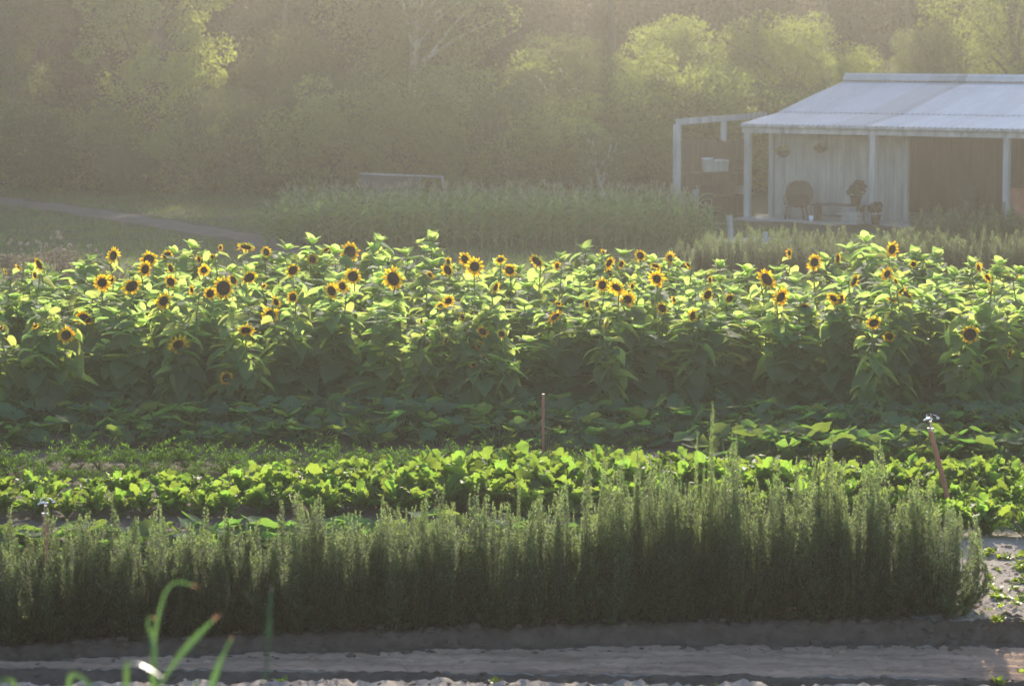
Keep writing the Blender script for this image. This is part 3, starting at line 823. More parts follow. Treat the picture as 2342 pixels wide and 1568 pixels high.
# ------------------------------------------------------------------ corn
def corn(seed):
    r2 = random.Random(seed); t = thing("corn_plant", "x", "corn plant")
    st, lv, ts = MB(), MB(), MB()
    H = 1.15
    st.tube([(0, 0, -.02), (.01, 0, H * .5), (r2.uniform(-.03, .03), 0, H)], [.014, .012, .006], 5)
    a = r2.uniform(0, 3)
    for i in range(11):
        z = H * (.12 + .8 * i / 11); a += PI + r2.uniform(-.5, .5)
        L = .55 * r2.uniform(.8, 1.15) * (1 - .35 * abs(i / 11 - .45))
        blade(lv, (0, 0, z), a, r2.uniform(.8, 1.25), L, L * np.array([.06, .085, .09, .08, .06, .035, 0]), r2.uniform(1.5, 2.4), .3, 0, .004, r2.uniform(-.3, .3), r2)
    for i in range(6):
        b = r2.uniform(0, 6.28); e = r2.uniform(.9, 1.5); l = .17
        ts.tube([(0, 0, H - .02), (math.cos(b) * l * math.cos(e), math.sin(b) * l * math.cos(e), H + l * math.sin(e))], [.005, .003], 3)
    st.build("stalk", M['corn'], t); lv.build("foliage", M['corn'], t); ts.build("tassel", M['tassel'], t)
    return t
CO = Kind([corn(600 + i) for i in range(6)])
ncorn = 0
for ri, y in enumerate(np.linspace(69.8, 75.6, 8)):
    x0, x1 = -5.75 + .05 * ri, 4.75 - .12 * abs(ri - 1)
    n = 34
    for i in range(n):
        x = x0 + (x1 - x0) * (i + .5) / n + rg.uniform(-.08, .08); yy = y + rg.uniform(-.12, .12)
        edge = min(1, .82 + .12 * min(x - x0, x1 - x)) if ri < 3 else 1
        o = CO.put(rg.randrange(6), (x, yy, GZ(x, yy)), rg.uniform(0, 6.28), (1.25, 1.25, rg.uniform(.9, 1.06) * edge * .97))
        where = ["nearest row", "back row"][ri == 7] if ri in (0, 7) else "middle rows"
        tag(o, f"green corn plant standing in the {where} of the dense corn block", "corn plant", "corn plants in the block")
        ncorn += 1

# ------------------------------------------------------------------ trees
def leaf_cloud(r, clumps, per_, size, shell=.55):
    """many small leaf faces scattered through the clumps of a crown"""
    Cs = np.repeat(np.array([c[:3] for c in clumps]), per_, 0); Rr = np.repeat(np.array([c[3] for c in clumps]), per_)
    n = len(Cs)
    d = r.normal(size=(n, 3)); d /= np.linalg.norm(d, axis=1)[:, None]
    rad = Rr * (shell + (1.08 - shell) * r.rand(n) ** .6)
    P = Cs + d * rad[:, None] * np.array([1, 1, .8])
    ax = d * .6 + r.normal(size=(n, 3)) * .7; ax /= np.linalg.norm(ax, axis=1)[:, None]
    s = np.cross(ax, r.normal(size=(n, 3))); s /= np.linalg.norm(s, axis=1)[:, None] + 1e-9
    L = size * r.uniform(.6, 1.3, n)[:, None]
    V = np.stack([P - ax * L * .5, P + s * L * .33, P + ax * L * .5, P - s * L * .33], 1).reshape(-1, 3)
    return V, np.arange(4 * n).reshape(-1, 4)
FINE = 2.8
def make_tree(seed, name, rx, rz, z0, ncl, per_, size, mleaf, mbark, rc=(.35, .7), trunk=.16, taper=0., wander=.04):
    r = np.random.RandomState(seed); t = thing(name, "x", "tree")
    cl = []
    while len(cl) < ncl:
        p = r.uniform(-1, 1, 3); q = np.linalg.norm(p)
        if q > 1 or q < .45 * r.rand(): continue
        f = (p[2] + 1) / 2
        w = rx * (1 - taper * f)
        cl.append((p[0] * w, p[1] * w, z0 + rz + p[2] * rz, r.uniform(*rc) * (1 - .3 * taper * f)))
    tr = MB(); top = z0 + rz * 1.35
    path = np.array([(r.normal(0, wander) * k, r.normal(0, .04) * k, top * k / 6) for k in range(7)]); path[0, 2] = -.2
    tr.tube(path, np.linspace(trunk, trunk * .25, 7), 8)
    for i in range(0, ncl, max(1, ncl // 22)):
        c = np.array(cl[i][:3]); zb = max(z0 * .6 + .2, c[2] * r.uniform(.4, .75))
        b0 = np.array([np.interp(zb, path[:, 2], path[:, j]) for j in range(3)])
        md = (b0 + c) / 2 + np.array([0, 0, .15])
        tr.tube([b0, md, c], [trunk * .35, trunk * .22, .012], 5, False)
    tr.build("trunk", mbark, t)
    V, F = leaf_cloud(r, cl, int(per_ * FINE), size * .55)
    cr = MB(); cr.add(V, F); cr.build("crown", mleaf, t, smooth=False)
    return t
def spot(u, Y, z=None):
    x = (u - CU) / FPX * Y
    return (x, Y, GZ(x, Y) - .02)
GR = "trees behind the garden"
def place(o, label, u, Y, rz=0, sc=1, group=GR, cat="tree"):
    o.location = spot(u, Y); o.rotation_euler = (0, 0, rz); o.scale = (sc, sc, sc) if np.isscalar(sc) else sc
    tag(o, label, cat, group); return o
# the big poplar on the left, its edge lit
place(make_tree(1, "poplar_tree", 2.6, 7.2, .5, 230, 170, .16, M['poplar'], M['bark'], (.35, .75), .22, .25), "tall leafy poplar at left with its right edge glowing in the sun", 352, 96)
place(make_tree(2, "broadleaf_tree", 3.3, 2.3, .4, 160, 150, .17, M['tree2'], M['bark'], (.5, .9), .25, .1), "broad dark tree between the tall poplar and the pale thin trunk", 690, 100)
place(make_tree(3, "broadleaf_tree", 3.4, 7.4, .8, 230, 130, .17, M['tree'], M['palebark'], (.5, .9), .2, .1), "tall tree with sunlit edge at the top middle above the grey tent", 945, 100)
place(make_tree(4, "olive_tree", 2.2, 2.1, .6, 110, 140, .13, M['tree2'], M['palebark'], (.35, .65), .13), "rounded olive-green tree in the middle above the corn's right half", 1290, 93)
place(make_tree(5, "round_tree", 2.2, 2.45, .4, 120, 150, .14, M['tree'], M['bark'], (.4, .75), .15), "round-crowned tree with pale glowing rim just left above the shed", 1530, 97)
place(make_tree(6, "round_tree", 3.1, 2.5, .3, 160, 150, .14, M['tree'], M['bark'], (.4, .75), .16), "wide round-crowned tree directly behind the shed's left roof end", 1800, 98)
place(make_tree(7, "round_tree", 1.5, 2.1, 1.0, 80, 150, .13, M['tree2'], M['bark'], (.35, .6), .12), "slender tree with sunlit top just behind the roof ridge's left end", 2120, 101)
place(make_tree(8, "broadleaf_tree", 3.4, 4.8, .8, 190, 130, .16, M['tree'], M['bark'], (.5, .9), .22), "tall tree behind the shed roof at the photo's top right", 2330, 103)
place(make_tree(9, "broadleaf_tree", 3.4, 6.8, .3, 220, 130, .16, M['tree2'], M['bark'], (.45, .8), .18), "dark tree at the photo's left edge beside the tall poplar", 30, 98)
gum = Kind([make_tree(60 + i, "added_gum_tree", 3.3, [2.6, 2.6, 5.4][i], [10.4, 10.4, 5.2][i], 150, 160, .22, M['tree2'], M['bark'], (.6, 1.1), .15, wander=.16) for i in range(3)])  # trees added with crowns out of view, to shade roof, corn and far field
gl = []
for i, (x, y) in enumerate([(-20.5, 106), (-17, 106), (-12.3, 105.5), (-8.0, 107), (-4.4, 106.5), (-.2, 107), (3.6, 105.5), (7.6, 106.5), (10.6, 105.3), (13.8, 106), (17, 107), (20.5, 106)]):
    gl.append(gum.put(2 if x < -10 or -6 < x < -3 else i % 2, (x, y, GZ(x, y) - .1), i * 1.7, 1.0 + .02 * (i % 3)))
rank(gl, "tall gum tree added behind the nearer crowns for its shade, # from the left", "tree", "tall gum trees added for shade")
# small pale-stemmed tree by the corn
t = make_tree(10, "young_tree", .8, .7, 1.0, 24, 110, .10, M['tree2'], M['palebark'], (.2, .35), .05)
place(t, "small young tree with a pale leaning trunk right behind the corn", 1372, 82)
# templates for the undergrowth and the hill
SH = Kind([make_tree(20 + i, "shrub", 1.5, 1.2, .05, 60, 120, .12, [M['tree'], M['tree2'], M['tree'], M['tree2']][i], M['bark'], (.3, .6), .06) for i in range(4)])
sh = []
for i, (u, Yd, s) in enumerate([(-40, 94, 1.2), (90, 93.5, 1.0), (190, 95, 1.3), (300, 92.5, .7), (420, 93, .8), (500, 94, 1.1), (590, 93, 1.1), (670, 92, 1.2), (760, 91, 1.3), (850, 92, 1.5), (930, 90, 1.3),
                     (1010, 91, 1.4), (1100, 88.5, 1.25), (1180, 87, 1.2), (1260, 86, 1.1), (1330, 90, 1.3), (1430, 88, 1.3), (1500, 89, 1.4), (1570, 91, 1.6), (1640, 93, 1.5), (1720, 94, 1.5), (1800, 95, 1.5), (1130, 94, 1.9), (1230, 95, 1.7)]):
    o = SH.put(i, spot(u, Yd), rg.uniform(0, 6.28), (s, s, s * rg.uniform(.85, 1.2))); o["category"] = "shrub"; sh.append(o)
rank(sh, "dim hazy shrub at the foot of the trees, # from the left", "shrub", "shrubs at the foot of the trees")
HT = Kind([make_tree(40 + i, "hillside_tree", 2.6, 3.0, .6, 90, 110, .24, M['tree3'], M['bark'], (.5, .95), .2) for i in range(4)])
hts = []
hr = random.Random(5)
for ring_y, n, s in ((112, 12, 1.15), (124, 13, 1.2), (138, 14, 1.3), (155, 14, 1.4), (176, 14, 1.6)):
    half = ring_y * 1171 / FPX + 4
    for i in range(n):
        x = -half + 2 * half * (i + .5 + hr.uniform(-.35, .35)) / n; y = ring_y + hr.uniform(-5, 5)
        if x > 9 and ring_y < 120: continue
        ss = s * hr.uniform(.75, 1.15)
        hts.append((HT.put(hr.randrange(4), (x, y, GZ(x, y) - .1), hr.uniform(0, 6.28), ss), ring_y))
for ry, nm in ((112, "lowest"), (124, "second"), (138, "third"), (155, "fourth"), (176, "highest")):
    rank([o for o, r_ in hts if r_ == ry], f"hazy tree in the hillside's {nm} line, # from the left", "tree", "trees on the hillside")

# ------------------------------------------------------------------ grass on the far field
r = np.random.RandomState(3)
def grass_mesh(name, n, xr, yr, h, w, mname, keep=None):
    x = r.uniform(*xr, n); y = r.uniform(*yr, n)
    x = x * y / yr[1]
    k = np.ones(n, bool) if keep is None else keep(x, y)
    x, y = x[k], y[k]; n = len(x)
    z = gz(x, y); az = r.uniform(0, 6.28, n); H = h * r.uniform(.4, 1.2, n) * (1 + .5 * wob(x, y, 1, 1.2)).clip(.3, 2)
    b = np.stack([x, y, z], 1); s = np.stack([np.cos(az), np.sin(az), 0 * az], 1) * w
    ln = np.stack([r.normal(0, .35, n) * H, r.normal(0, .35, n) * H, H], 1)
    V = np.stack([b - s, b + s, b + ln], 1).reshape(-1, 3)
    m = MB(); m.add(V, np.arange(3 * n).reshape(-1, 3)); o = m.build(name, M[mname], smooth=False); struct(o, "stuff"); return o
def off_path(x, y):
    px = np.interp(y, [62, 67, 72, 77, 83.5, 90, 97], [-3.4, -4.4, -5.8, -8.2, -11.5, -15.5, -22])
    d = np.abs(x - px) > 1.05
    d2 = ~((x > 4.2) & (x < 7.3) & (y > 71.3) & (y < 73.4))
    d3 = ~((x > 6.0) & (y > 75 + (8 - x) * .4))
    return d & d2 & d3
tag(grass_mesh("grass", 90000, (-20, 17), (46.5, 97), .13, .012, 'grass', off_path), "rough shaded grass on the field between sunflowers and trees", "grass")

# ------------------------------------------------------------------ shed
TH = R(-33)
P0 = Vector((6.19, 80.4, 0.0)); P0.z = 0.0
shed = thing("open_shed", "long open-fronted shed with a pale blue-grey metal roof and weathered posts", "shed", P0, TH)
LEN = 14.6
zE, zV, zR, dV, dR = 2.48, 2.74, 3.56, 2.1, 6.0
for t_ in (0, 3.65, 7.34, 11.0, 14.6):
    b = MB(); b.box((t_, 0, zE / 2 - .10), (.15, .15, zE - .2)); b.build("post", M['post'], shed, smooth=False)
b = MB(); b.box((LEN / 2, -.02, zE - .09), (LEN + .3, .06, .22)); b.build("fascia", M['post'], shed, smooth=False)
b = MB(); b.tube([(-.15, -.10, zE - .02), (LEN + .15, -.10, zE - .02)], .045, 8); b.build("gutter", M['post'], shed)
xs_ = np.arange(-.2, LEN + .2, .038)
def sheet(p):
    rows = []
    for (yy, zz, xoff) in p:
        rows.append(np.stack([xs_ , np.full_like(xs_, yy), zz + .009 * np.sin(xs_ * 2 * PI / .15)], -1))
    return np.array(rows)
b = MB(); b.grid(sheet([(-.14, zE + .03, 0), (1., zE + .17, 0), (dV, zV + .03, 0)]), flip=True)
b.grid(sheet([(dV - .06, zV + .036, 0), (4, (zV + zR) / 2 + .04, 0), (dR, zR, 0)]), flip=True)
b.grid(sheet([(dR, zR, 0), (dR + 4, zE + .5, 0)]), flip=True)
b.build("roof", M['roof'], shed)
b = MB(); b.box((LEN / 2, dR, zR + .06), (LEN + .4, .34, .10)); b.tube([(-.2, dR, zR + .13), (LEN + .2, dR, zR + .13)], .07, 8); b.build("ridge_cap", M['roof'], shed, smooth=False)
# board wall of the closed bay
b = MB()
x = .28; k = 0
while x < 4.05:
    w = rg.choice([.16, .2, .24, .3]); w = min(w, 4.08 - x)
    b.box((x + w / 2, .95 + rg.uniform(-.006, .006), 1.2), (w - .012, .03, 2.36)); x += w
b.box((2.15, .985, 1.2), (3.9, .02, 2.36), m=1)
b.build("board_wall", [M['board'], M['dark']], shed, smooth=False)
b = MB(); b.box((.2, .95, 1.25), (.12, .12, 2.5)); b.build("wall_post", M['post'], shed, smooth=False)
b = MB(); b.box((4.14, .95, 1.25), (.10, .12, 2.5)); b.build("door_post", M['board'], shed, smooth=False)
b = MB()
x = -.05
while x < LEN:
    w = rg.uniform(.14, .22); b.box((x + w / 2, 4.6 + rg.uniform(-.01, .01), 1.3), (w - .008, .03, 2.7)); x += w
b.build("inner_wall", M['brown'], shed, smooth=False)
for x in (6.2, 8.9, 9.6):
    b = MB(); b.box((x, 4.2, 1.3), (.09, .09, 2.6)); b.build("inner_stud", M['brown'], shed, smooth=False)
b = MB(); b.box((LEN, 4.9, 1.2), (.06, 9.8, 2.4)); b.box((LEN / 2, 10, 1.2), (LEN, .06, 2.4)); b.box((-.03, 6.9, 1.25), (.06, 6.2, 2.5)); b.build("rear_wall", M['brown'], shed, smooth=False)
b = MB(); b.box((LEN / 2, 4.6, -.02), (LEN + .3, 10.2, .16)); b.build("floor_slab", M['slab'], shed, smooth=False)

# timber frame with benches on the left
pf = thing("timber_pergola", "open weathered timber frame with bench shelves left of the shed", "pergola", (4.24, 79, 0), R(-22))
pts = {"A": (0, 0), "B": (0, 4.2), "C": (2.1, 6.2)}
def L2(u, Y):      # picture column and distance to the frame's own axes
    x, y = (u - CU) / FPX * Y - 4.24, Y - 79; a = R(22)
    return (x * math.cos(a) - y * math.sin(a), x * math.sin(a) + y * math.cos(a))
A, B_, C_ = L2(1548, 79), L2(1655, 82.6), L2(1750, 85.2)
def bar(bm, p, q, z, w, h):
    p, q = Vector((*p, z)), Vector((*q, z)); d = q - p
    bm.box((p + q) / 2, (d.length, w, h), Quaternion((0, 0, 1), math.atan2(d.y, d.x)))
b = MB(); b.box((A[0], A[1], 1.27), (.17, .15, 2.54)); b.build("post", M['post'], pf, smooth=False)
b = MB(); b.box((B_[0], B_[1], 1.27), (.15, .13, 2.54)); b.build("post", M['post'], pf, smooth=False)
b = MB(); bar(b, A, C_, 2.60, .09, .15); b.build("beam", M['post'], pf, smooth=False)
Dd = L2(1591, 79.3)
b = MB(); b.box((Dd[0], Dd[1], .42), (.13, .12, .84)); b.build("short_post", M['post'], pf, smooth=False)
b = MB(); bar(b, A, Dd, .58, .07, .11); b.build("rail", M['post'], pf, smooth=False)
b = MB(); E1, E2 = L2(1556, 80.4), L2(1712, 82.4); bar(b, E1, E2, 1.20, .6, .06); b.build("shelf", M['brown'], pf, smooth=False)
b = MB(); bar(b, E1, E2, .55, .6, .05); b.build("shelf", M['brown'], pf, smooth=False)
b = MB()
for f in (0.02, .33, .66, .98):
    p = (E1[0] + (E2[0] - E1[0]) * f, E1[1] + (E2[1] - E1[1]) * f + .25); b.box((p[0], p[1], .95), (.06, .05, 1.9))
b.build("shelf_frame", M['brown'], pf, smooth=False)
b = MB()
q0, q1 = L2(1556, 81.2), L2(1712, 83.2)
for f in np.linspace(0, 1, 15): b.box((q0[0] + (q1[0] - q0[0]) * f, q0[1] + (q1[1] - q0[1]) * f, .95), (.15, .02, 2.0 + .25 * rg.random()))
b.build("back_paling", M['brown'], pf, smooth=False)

def lathe(b, prof, c, k=14, m=0):
    G = np.array([[[c[0] + r_ * math.cos(t), c[1] + r_ * math.sin(t), c[2] + z] for t in np.linspace(0, 2 * PI, k + 1)] for r_, z in prof])
    b.grid(G, m, flip=True)
for i, (u, s, lab) in enumerate([(1618, 1.0, "bluish-white plastic bucket at the left end of the pergola shelf"), (1633, .8, "white plastic bucket second from left on the pergola shelf"),
                                 (1645, .85, "white plastic bucket third from left on the pergola shelf"), (1657, .8, "white plastic bucket beside the pergola's rear post")]):
    p = spot(u, 80.9 + i * .12)
    t = thing("bucket", lab, "bucket", (p[0], p[1], 1.235), 0, "white buckets on the pergola shelf")
    b = MB(); lathe(b, [(0, 0), (.12 * s, 0), (.15 * s, .34 * s), (.16 * s, .34 * s), (.16 * s, .36 * s), (.14 * s, .36 * s), (.115 * s, .02), (0, .02)], (0, 0, 0)); b.build("body", M['white'], t)
    b = MB(); b.tube([(.155 * s * math.cos(a), -.04, .33 * s - .1 * math.sin(a)) for a in np.linspace(0, PI, 9)], .005, 4); b.build("handle", M['dark'], t)

def sl(x, y): # shed axes to world
    v = Matrix.Rotation(TH, 3, 'Z') @ Vector((x, y, 0)); return (P0.x + v.x, P0.y + v.y)
# round-backed chair
cx_, cy_ = (1823 - CU) / FPX * 79.6, 79.6
t = thing("wicker_chair", "dark round-backed wicker armchair against the pale board wall", "chair", (cx_, cy_, .06), R(-20))
b = MB()
G = []
for rr in np.linspace(.0, .34, 6): G.append([[rr * math.cos(a), .22 + .05 * math.cos(a) ** 2 * -1 + .06 * (rr / .34), .64 + rr * 1.02 * math.sin(a)] for a in np.linspace(0, 2 * PI, 25)])
b.grid(np.array(G)); b.grid(np.array(G) + np.array([0, .025, 0]), flip=True)
b.tube([[.35 * math.cos(a), .24, .64 + .36 * math.sin(a)] for a in np.linspace(0, 2 * PI, 25)], .022, 6, False)
b.build("backrest", M['wicker'], t)
b = MB(); lathe(b, [(0, .40), (.27, .40), (.29, .37), (.27, .33), (0, .33)], (0, -.02, 0)); b.build("seat", M['wicker'], t)
for sx in (-1, 1):
    b = MB(); b.tube([(sx * .3, .22, .62), (sx * .34, .0, .6), (sx * .30, -.22, .52), (sx * .26, -.24, .38)], .02, 6); b.build("armrest", M['wicker'], t)
    for sy in (-1, 1):
        b = MB(); b.tube([(sx * .2, sy * .18, .34), (sx * .25, sy * .22, 0)], .022, 6); b.build("leg", M['wicker'], t)
# bench
bp_ = (1920 - CU) / FPX * 78.6
t = thing("wooden_bench", "low dark wooden bench along the pale board wall", "bench", (bp_, 78.6, .06), TH)
b = MB(); b.box((0, 0, .42), (1.5, .36, .05)); b.build("seat", M['dark'], t, smooth=False)
for sx in (-.62, .62):
    b = MB(); b.box((sx, 0, .197), (.07, .32, .395)); b.build("leg", M['dark'], t, smooth=False)
b = MB(); b.box((0, 0, .14), (1.17, .04, .06)); b.build("stretcher", M['dark'], t, smooth=False)
# potted plants
def pot_plant(lab, x, y, z, s, leaf_s=.1, dark=True):
    t = thing("potted_plant", lab, "potted plant", (x, y, z), 0, None, s)
    b = MB(); lathe(b, [(0, 0), (.11, 0), (.15, .22), (.165, .22), (.165, .25), (.13, .25), (.12, .2), (0, .2)], (0, 0, 0)); b.build("pot", M['dark'] if dark else M['terra'], t)
    V, F = leaf_cloud(np.random.RandomState(int(x * 10)), [(rg.uniform(-.15, .15), rg.uniform(-.1, .1), .35 + rg.uniform(0, .2), .13) for _ in range(7)], 60, leaf_s)
    b = MB(); b.add(V, F); b.build("foliage", M['tree3'], t, smooth=False); return t
q = sl(4.9, -.35)
pot_plant("dark potted plant standing on the right end of the low bench", (1958 - CU) / FPX * 78.15, 78.15, .505, 1.0)
pot_plant("small dark potted plant right of the shed's middle post", (2004 - CU) / FPX * 77.6, 77.6, .06, .9)
# crate, cup, hanging baskets
t = thing("wooden_crate", "pale slatted crate in front of the low bench", "crate", ((1950 - CU) / FPX * 77.5, 77.5, 0.06), TH)
b = MB()
for sx, sy, wx, wy in ((0, -.16, .44, .02), (0, .16, .44, .02), (-.21, 0, .02, .30), (.21, 0, .02, .30)):
    for k in range(3): b.box((sx, sy, .05 + .105 * k), (wx, wy, .085))
b.box((0, 0, .012), (.4, .30, .02)); b.build("slats", M['board'], t, smooth=False)
b = MB()
for sx in (-1, 1):
    for sy in (-1, 1): b.box((sx * .187, sy * .135, .16), (.025, .025, .31))
b.build("corner_posts", M['post'], t, smooth=False)
t = thing("cup", "small white cup on the ground right of the wicker chair", "cup", ((1856 - CU) / FPX * 78.4, 78.4, .06))
b = MB(); lathe(b, [(0, 0), (.045, 0), (.06, .16), (.052, .16), (.04, .01), (0, .01)], (0, 0, 0)); b.build("body", M['white'], t)
for u, v, s, lab, d_ in ((1791, 347, 1.0, "hanging basket at the left end of the pale board wall", .1), (1877, 338, .9, "hanging basket under the eave in front of the board wall", .1)):
    p = at(u, v, 79.7)
    t = thing("hanging_basket", lab, "hanging basket", p, 0, None, s)
    b = MB(); lathe(b, [(0, -.16), (.09, -.13), (.15, -.03), (.16, .02), (.14, .02), (0, 0)], (0, 0, 0)); b.build("basket", M['wicker'], t)
    b = MB()
    for k in range(3):
        a = k * 2.09; b.tube([(.15 * math.cos(a), .15 * math.sin(a), .01), (0, 0, 2.42 - p.z)], .004, 3)
    b.build("chain", M['dark'], t)
    V, F = leaf_cloud(np.random.RandomState(int(u)), [(0, 0, .06, .13), (.12, 0, -.02, .08), (-.12, 0, 0, .09)], 60, .08)
    b = MB(); b.add(V, F); b.build("foliage", M['tree'], t, smooth=False)

def barrel(lab, x, y, m='rust', s=1.):
    t = thing("barrel", lab, "barrel", (x, y, .06), 0, None, s)
    b = MB(); lathe(b, [(0, 0), (.28, 0), (.28, .28), (.295, .30), (.28, .32), (.28, .58), (.295, .60), (.28, .62), (.28, .88), (.25, .86), (0, .86)], (0, 0, 0), 20); b.build("body", M[m], t)
    b = MB(); b.tube([(.28 * math.cos(a), .28 * math.sin(a), .88) for a in np.linspace(0, 2 * PI, 21)], .012, 5, False); b.build("rim", M['dark'], t)
p = sl(5.3, 2.2); barrel("dark barrel inside the shed's open bay near the board wall", p[0], p[1], 'dark')
p = sl(6.5, 2.6); barrel("rusty red-brown barrel inside the shed's open bay", p[0], p[1])
def box_crate(lab, x, y, z, w, h, mm, rz=0.):
    t = thing("storage_crate", lab, "crate", (x, y, z), TH + rz)
    b = MB()
    for k in range(3):
        zz = h * (.17 + .33 * k)
        for sy in (-1, 1): b.box((0, sy * .15, zz), (w, .016, h * .26))
        for sx in (-1, 1): b.box((sx * (w / 2 - .008), 0, zz), (.016, .284, h * .26))
    b.box((0, 0, .01), (w - .04, .27, .018)); b.build("slats", M[mm], t, smooth=False)
    b = MB()
    for sx in (-1, 1):
        for sy in (-1, 1): b.box((sx * (w / 2 - .03), sy * .128, h / 2), (.022, .022, h - .02))
    b.build("corner_posts", M['dark'], t, smooth=False)
p = sl(8.6, 2.0); box_crate("wooden crate on the floor of the shed's open bay", p[0], p[1], .062, .6, .4, 'brown')
p = sl(8.6, 2.0); box_crate("wooden crate stacked on another in the shed's open bay", p[0], p[1], .465, .5, .34, 'board', .1)
for i, (u, z, w, h, mm, lab) in enumerate([(1575, 1.235, .26, .2, 'brown', "small brown crate at the pergola's top shelf beside the front post"), (1688, 1.235, .4, .26, 'dark', "dark crate at the right end of the pergola's top shelf"),
        (1610, .578, .5, .3, 'dark', "dark crate under the buckets on the pergola's lower shelf"), (1660, .578, .42, .34, 'brown', "brown crate in the middle of the pergola's lower shelf"), (1698, .578, .3, .22, 'board', "pale crate at the right end of the pergola's lower shelf")]):
    Yc = 80.4 + (u - 1556) / 156 * 2.0
    box_crate(lab, (u - CU) / FPX * Yc, Yc, z, w, h, mm, .9)

# posts and stakes
def post(name, lab, u, Y, z1, w, tilt=0, m='post', cat="post", base=None):
    p = spot(u, Y); b = MB()
    n = 9
    P = [(tilt * k / 8 * z1, 0, -.1 + (z1 + .1) * k / 8) for k in range(n)]
    b.tube(P, [w / 2 * (1 + .06 * math.sin(k * 2.1)) for k in range(n)], 8)
    o = b.build(name, M[m]); o.location = (p[0], p[1], p[2]); return tag(o, lab, cat)
post("wooden_post", "stout grey wooden post just right of the corn block", 1672, 72.4, .62, .15, -.06)
post("wooden_post", "short grey wooden post on the pale paved patch", 1751, 71.6, .27, .14)
post("wooden_stake", "thin pale wooden stake before the corn, above the middle sunflowers", 1216, 62, .52, .045, 0, 'drystem', "stake")
post("garden_stake", "thin red-brown stake upright in the shaded squash bed", 1243, 36.0, .72, .035, 0, 'rust', "stake")
post("wooden_post", "weathered thin post inside the corn's right end", 1560, 77.5, .9, .1)

# grey tent behind the corn
t = thing("tarp_shelter", "low grey tarpaulin ridge tent with a dark open end behind the corn", "tent", (spot(905, 80)[0], 80, 0), 0)
zr = height_for(399, 80); x0, x1, x2 = [(u - 905) / FPX * 80 for u in (826, 965, 1014)]
b = MB(); G = []
for xx, dz in zip(np.linspace(x0, x1, 9), (0, .0, -.01, -.02, -.045, -.05, -.05, -.045, -.05)):
    G.append([[xx - .22 * (s ** 1) * (1 if xx < 0 else 1), -.85 * s, (zr + dz) * (1 - s) + .25 * s - .05 * math.sin(s * PI)] for s in np.linspace(0, 1, 6)])
b.grid(np.array(G)); G2 = np.array(G).copy(); G2[:, :, 1] *= -1; b.grid(G2, flip=True)
b.build("canvas", M['tarp'], t)
b = MB(); b.tube([(x0 - .05, 0, zr + .02), (x2, 0, zr - .06)], .022, 6); b.build("ridge_pole", M['post'], t)
for s in (-1, 1):
    b = MB(); b.tube([(x2 - .03, 0, zr - .05), (x2 + .12, s * .55, 0)], .02, 6); b.build("leg", M['post'], t)
b = MB(); G = [[[x1 - .04 - .2 * s, yy * s * .84, (zr - .06) * (1 - s) + .2 * s] for yy in np.linspace(-1, 1, 7)] for s in np.linspace(0, 1, 5)]
b.grid(np.array(G)); b.build("opening_shade", M['dark'], t)  # dark sheet stands in for the shade inside the open end

# ------------------------------------------------------------------ sprinklers
def sprinkler(lab, u, v, Y, dx, base_z=0.):
    top = at(u, v, Y); x0_ = top.x + dx
    g = GZ(x0_, Y)
    t = thing("sprinkler", lab, "sprinkler", (x0_, Y, g))
    tp = Vector((-dx, 0, top.z - g))
    b = MB(); b.tube([(0, 0, -.05), tp * .5, tp], .027, 10); b.build("riser_pipe", M['rust'], t)
    b = MB(); b.tube([tp, tp + Vector((0, 0, .03))], .034, 10); b.tube([tp + Vector((0, 0, .03)), tp + Vector((0, 0, .10))], .014, 8)
    b.build("nozzle_base", M['metal'], t)
    b = MB(); c = tp + Vector((0, 0, .115))
    b.tube([c + Vector((-.07, .01, -.01)), c + Vector((-.02, 0, .01)), c + Vector((.02, 0, .0))], [.009, .014, .014], 8)
    b.tube([c + Vector((-.045, 0, 0)), c + Vector((-.04, 0, .045)), c + Vector((0, 0, .06)), c + Vector((.05, 0, .045)), c + Vector((.08, 0, .02))], .007, 6)
    b.box(c + Vector((.075, 0, .012)), (.03, .015, .03)); b.tube([c, c + Vector((0, 0, .06))], .006, 6)
    b.build("sprinkler_arm", M['metal'], t)
sprinkler("red-brown leaning riser pipe with a shiny metal sprinkler head at right", 2128, 985, 31.0, .25)
sprinkler("short sprinkler pipe poking up behind the rosemary hedge at the left", 104, 1180, 27.6, .02)

# ------------------------------------------------------------------ seed-head weeds on the left
def seed_weed(seed):
    r2 = random.Random(seed); t = thing("seedhead_weed", "x", "weed")
    st, lv = MB(), MB(); tips = []
    for i in range(7):
        a = r2.uniform(0, 6.28); h = r2.uniform(.55, 1.0); d = r2.uniform(.05, .3)
        tp = np.array([d * math.cos(a), d * math.sin(a), h]); st.tube([(0, 0, 0), tp * np.array([.6, .6, .6]), tp], [.006, .004, .003], 4); tips.append(tp)
        for k in range(5):
            s = .13; blade(lv, tp * r2.uniform(.15, .8), r2.uniform(0, 6.28), r2.uniform(0, 1), s, LANCE * s * .6, .8, .2, 0, 0, 0, r2)
    V, F = leaf_cloud(np.random.RandomState(seed), [(r2.uniform(-.25, .25), r2.uniform(-.2, .2), r2.uniform(.1, .6), .16) for _ in range(12)], 40, .06)
    lv.add(V, F)
    st.build("stem", M['drystem'], t); lv.build("foliage", M['drystem'], t)
    for tp in tips:
        b = MB(); c = tp; n = 130
        rr = np.random.RandomState(seed + int(tp[2] * 1000))
        d = rr.normal(size=(n, 3)); d /= np.linalg.norm(d, axis=1)[:, None]; s = rr.normal(size=(n, 3)) * .006
        R0 = r2.uniform(.022, .045)
        V = np.stack([c + d * 0.004 - s, c + d * R0 + s, c + d * R0 - s], 1).reshape(-1, 3)
        b.add(V, np.arange(3 * n).reshape(-1, 3)); b.build("seed_head", M['fluff'], t, smooth=False)
    return t
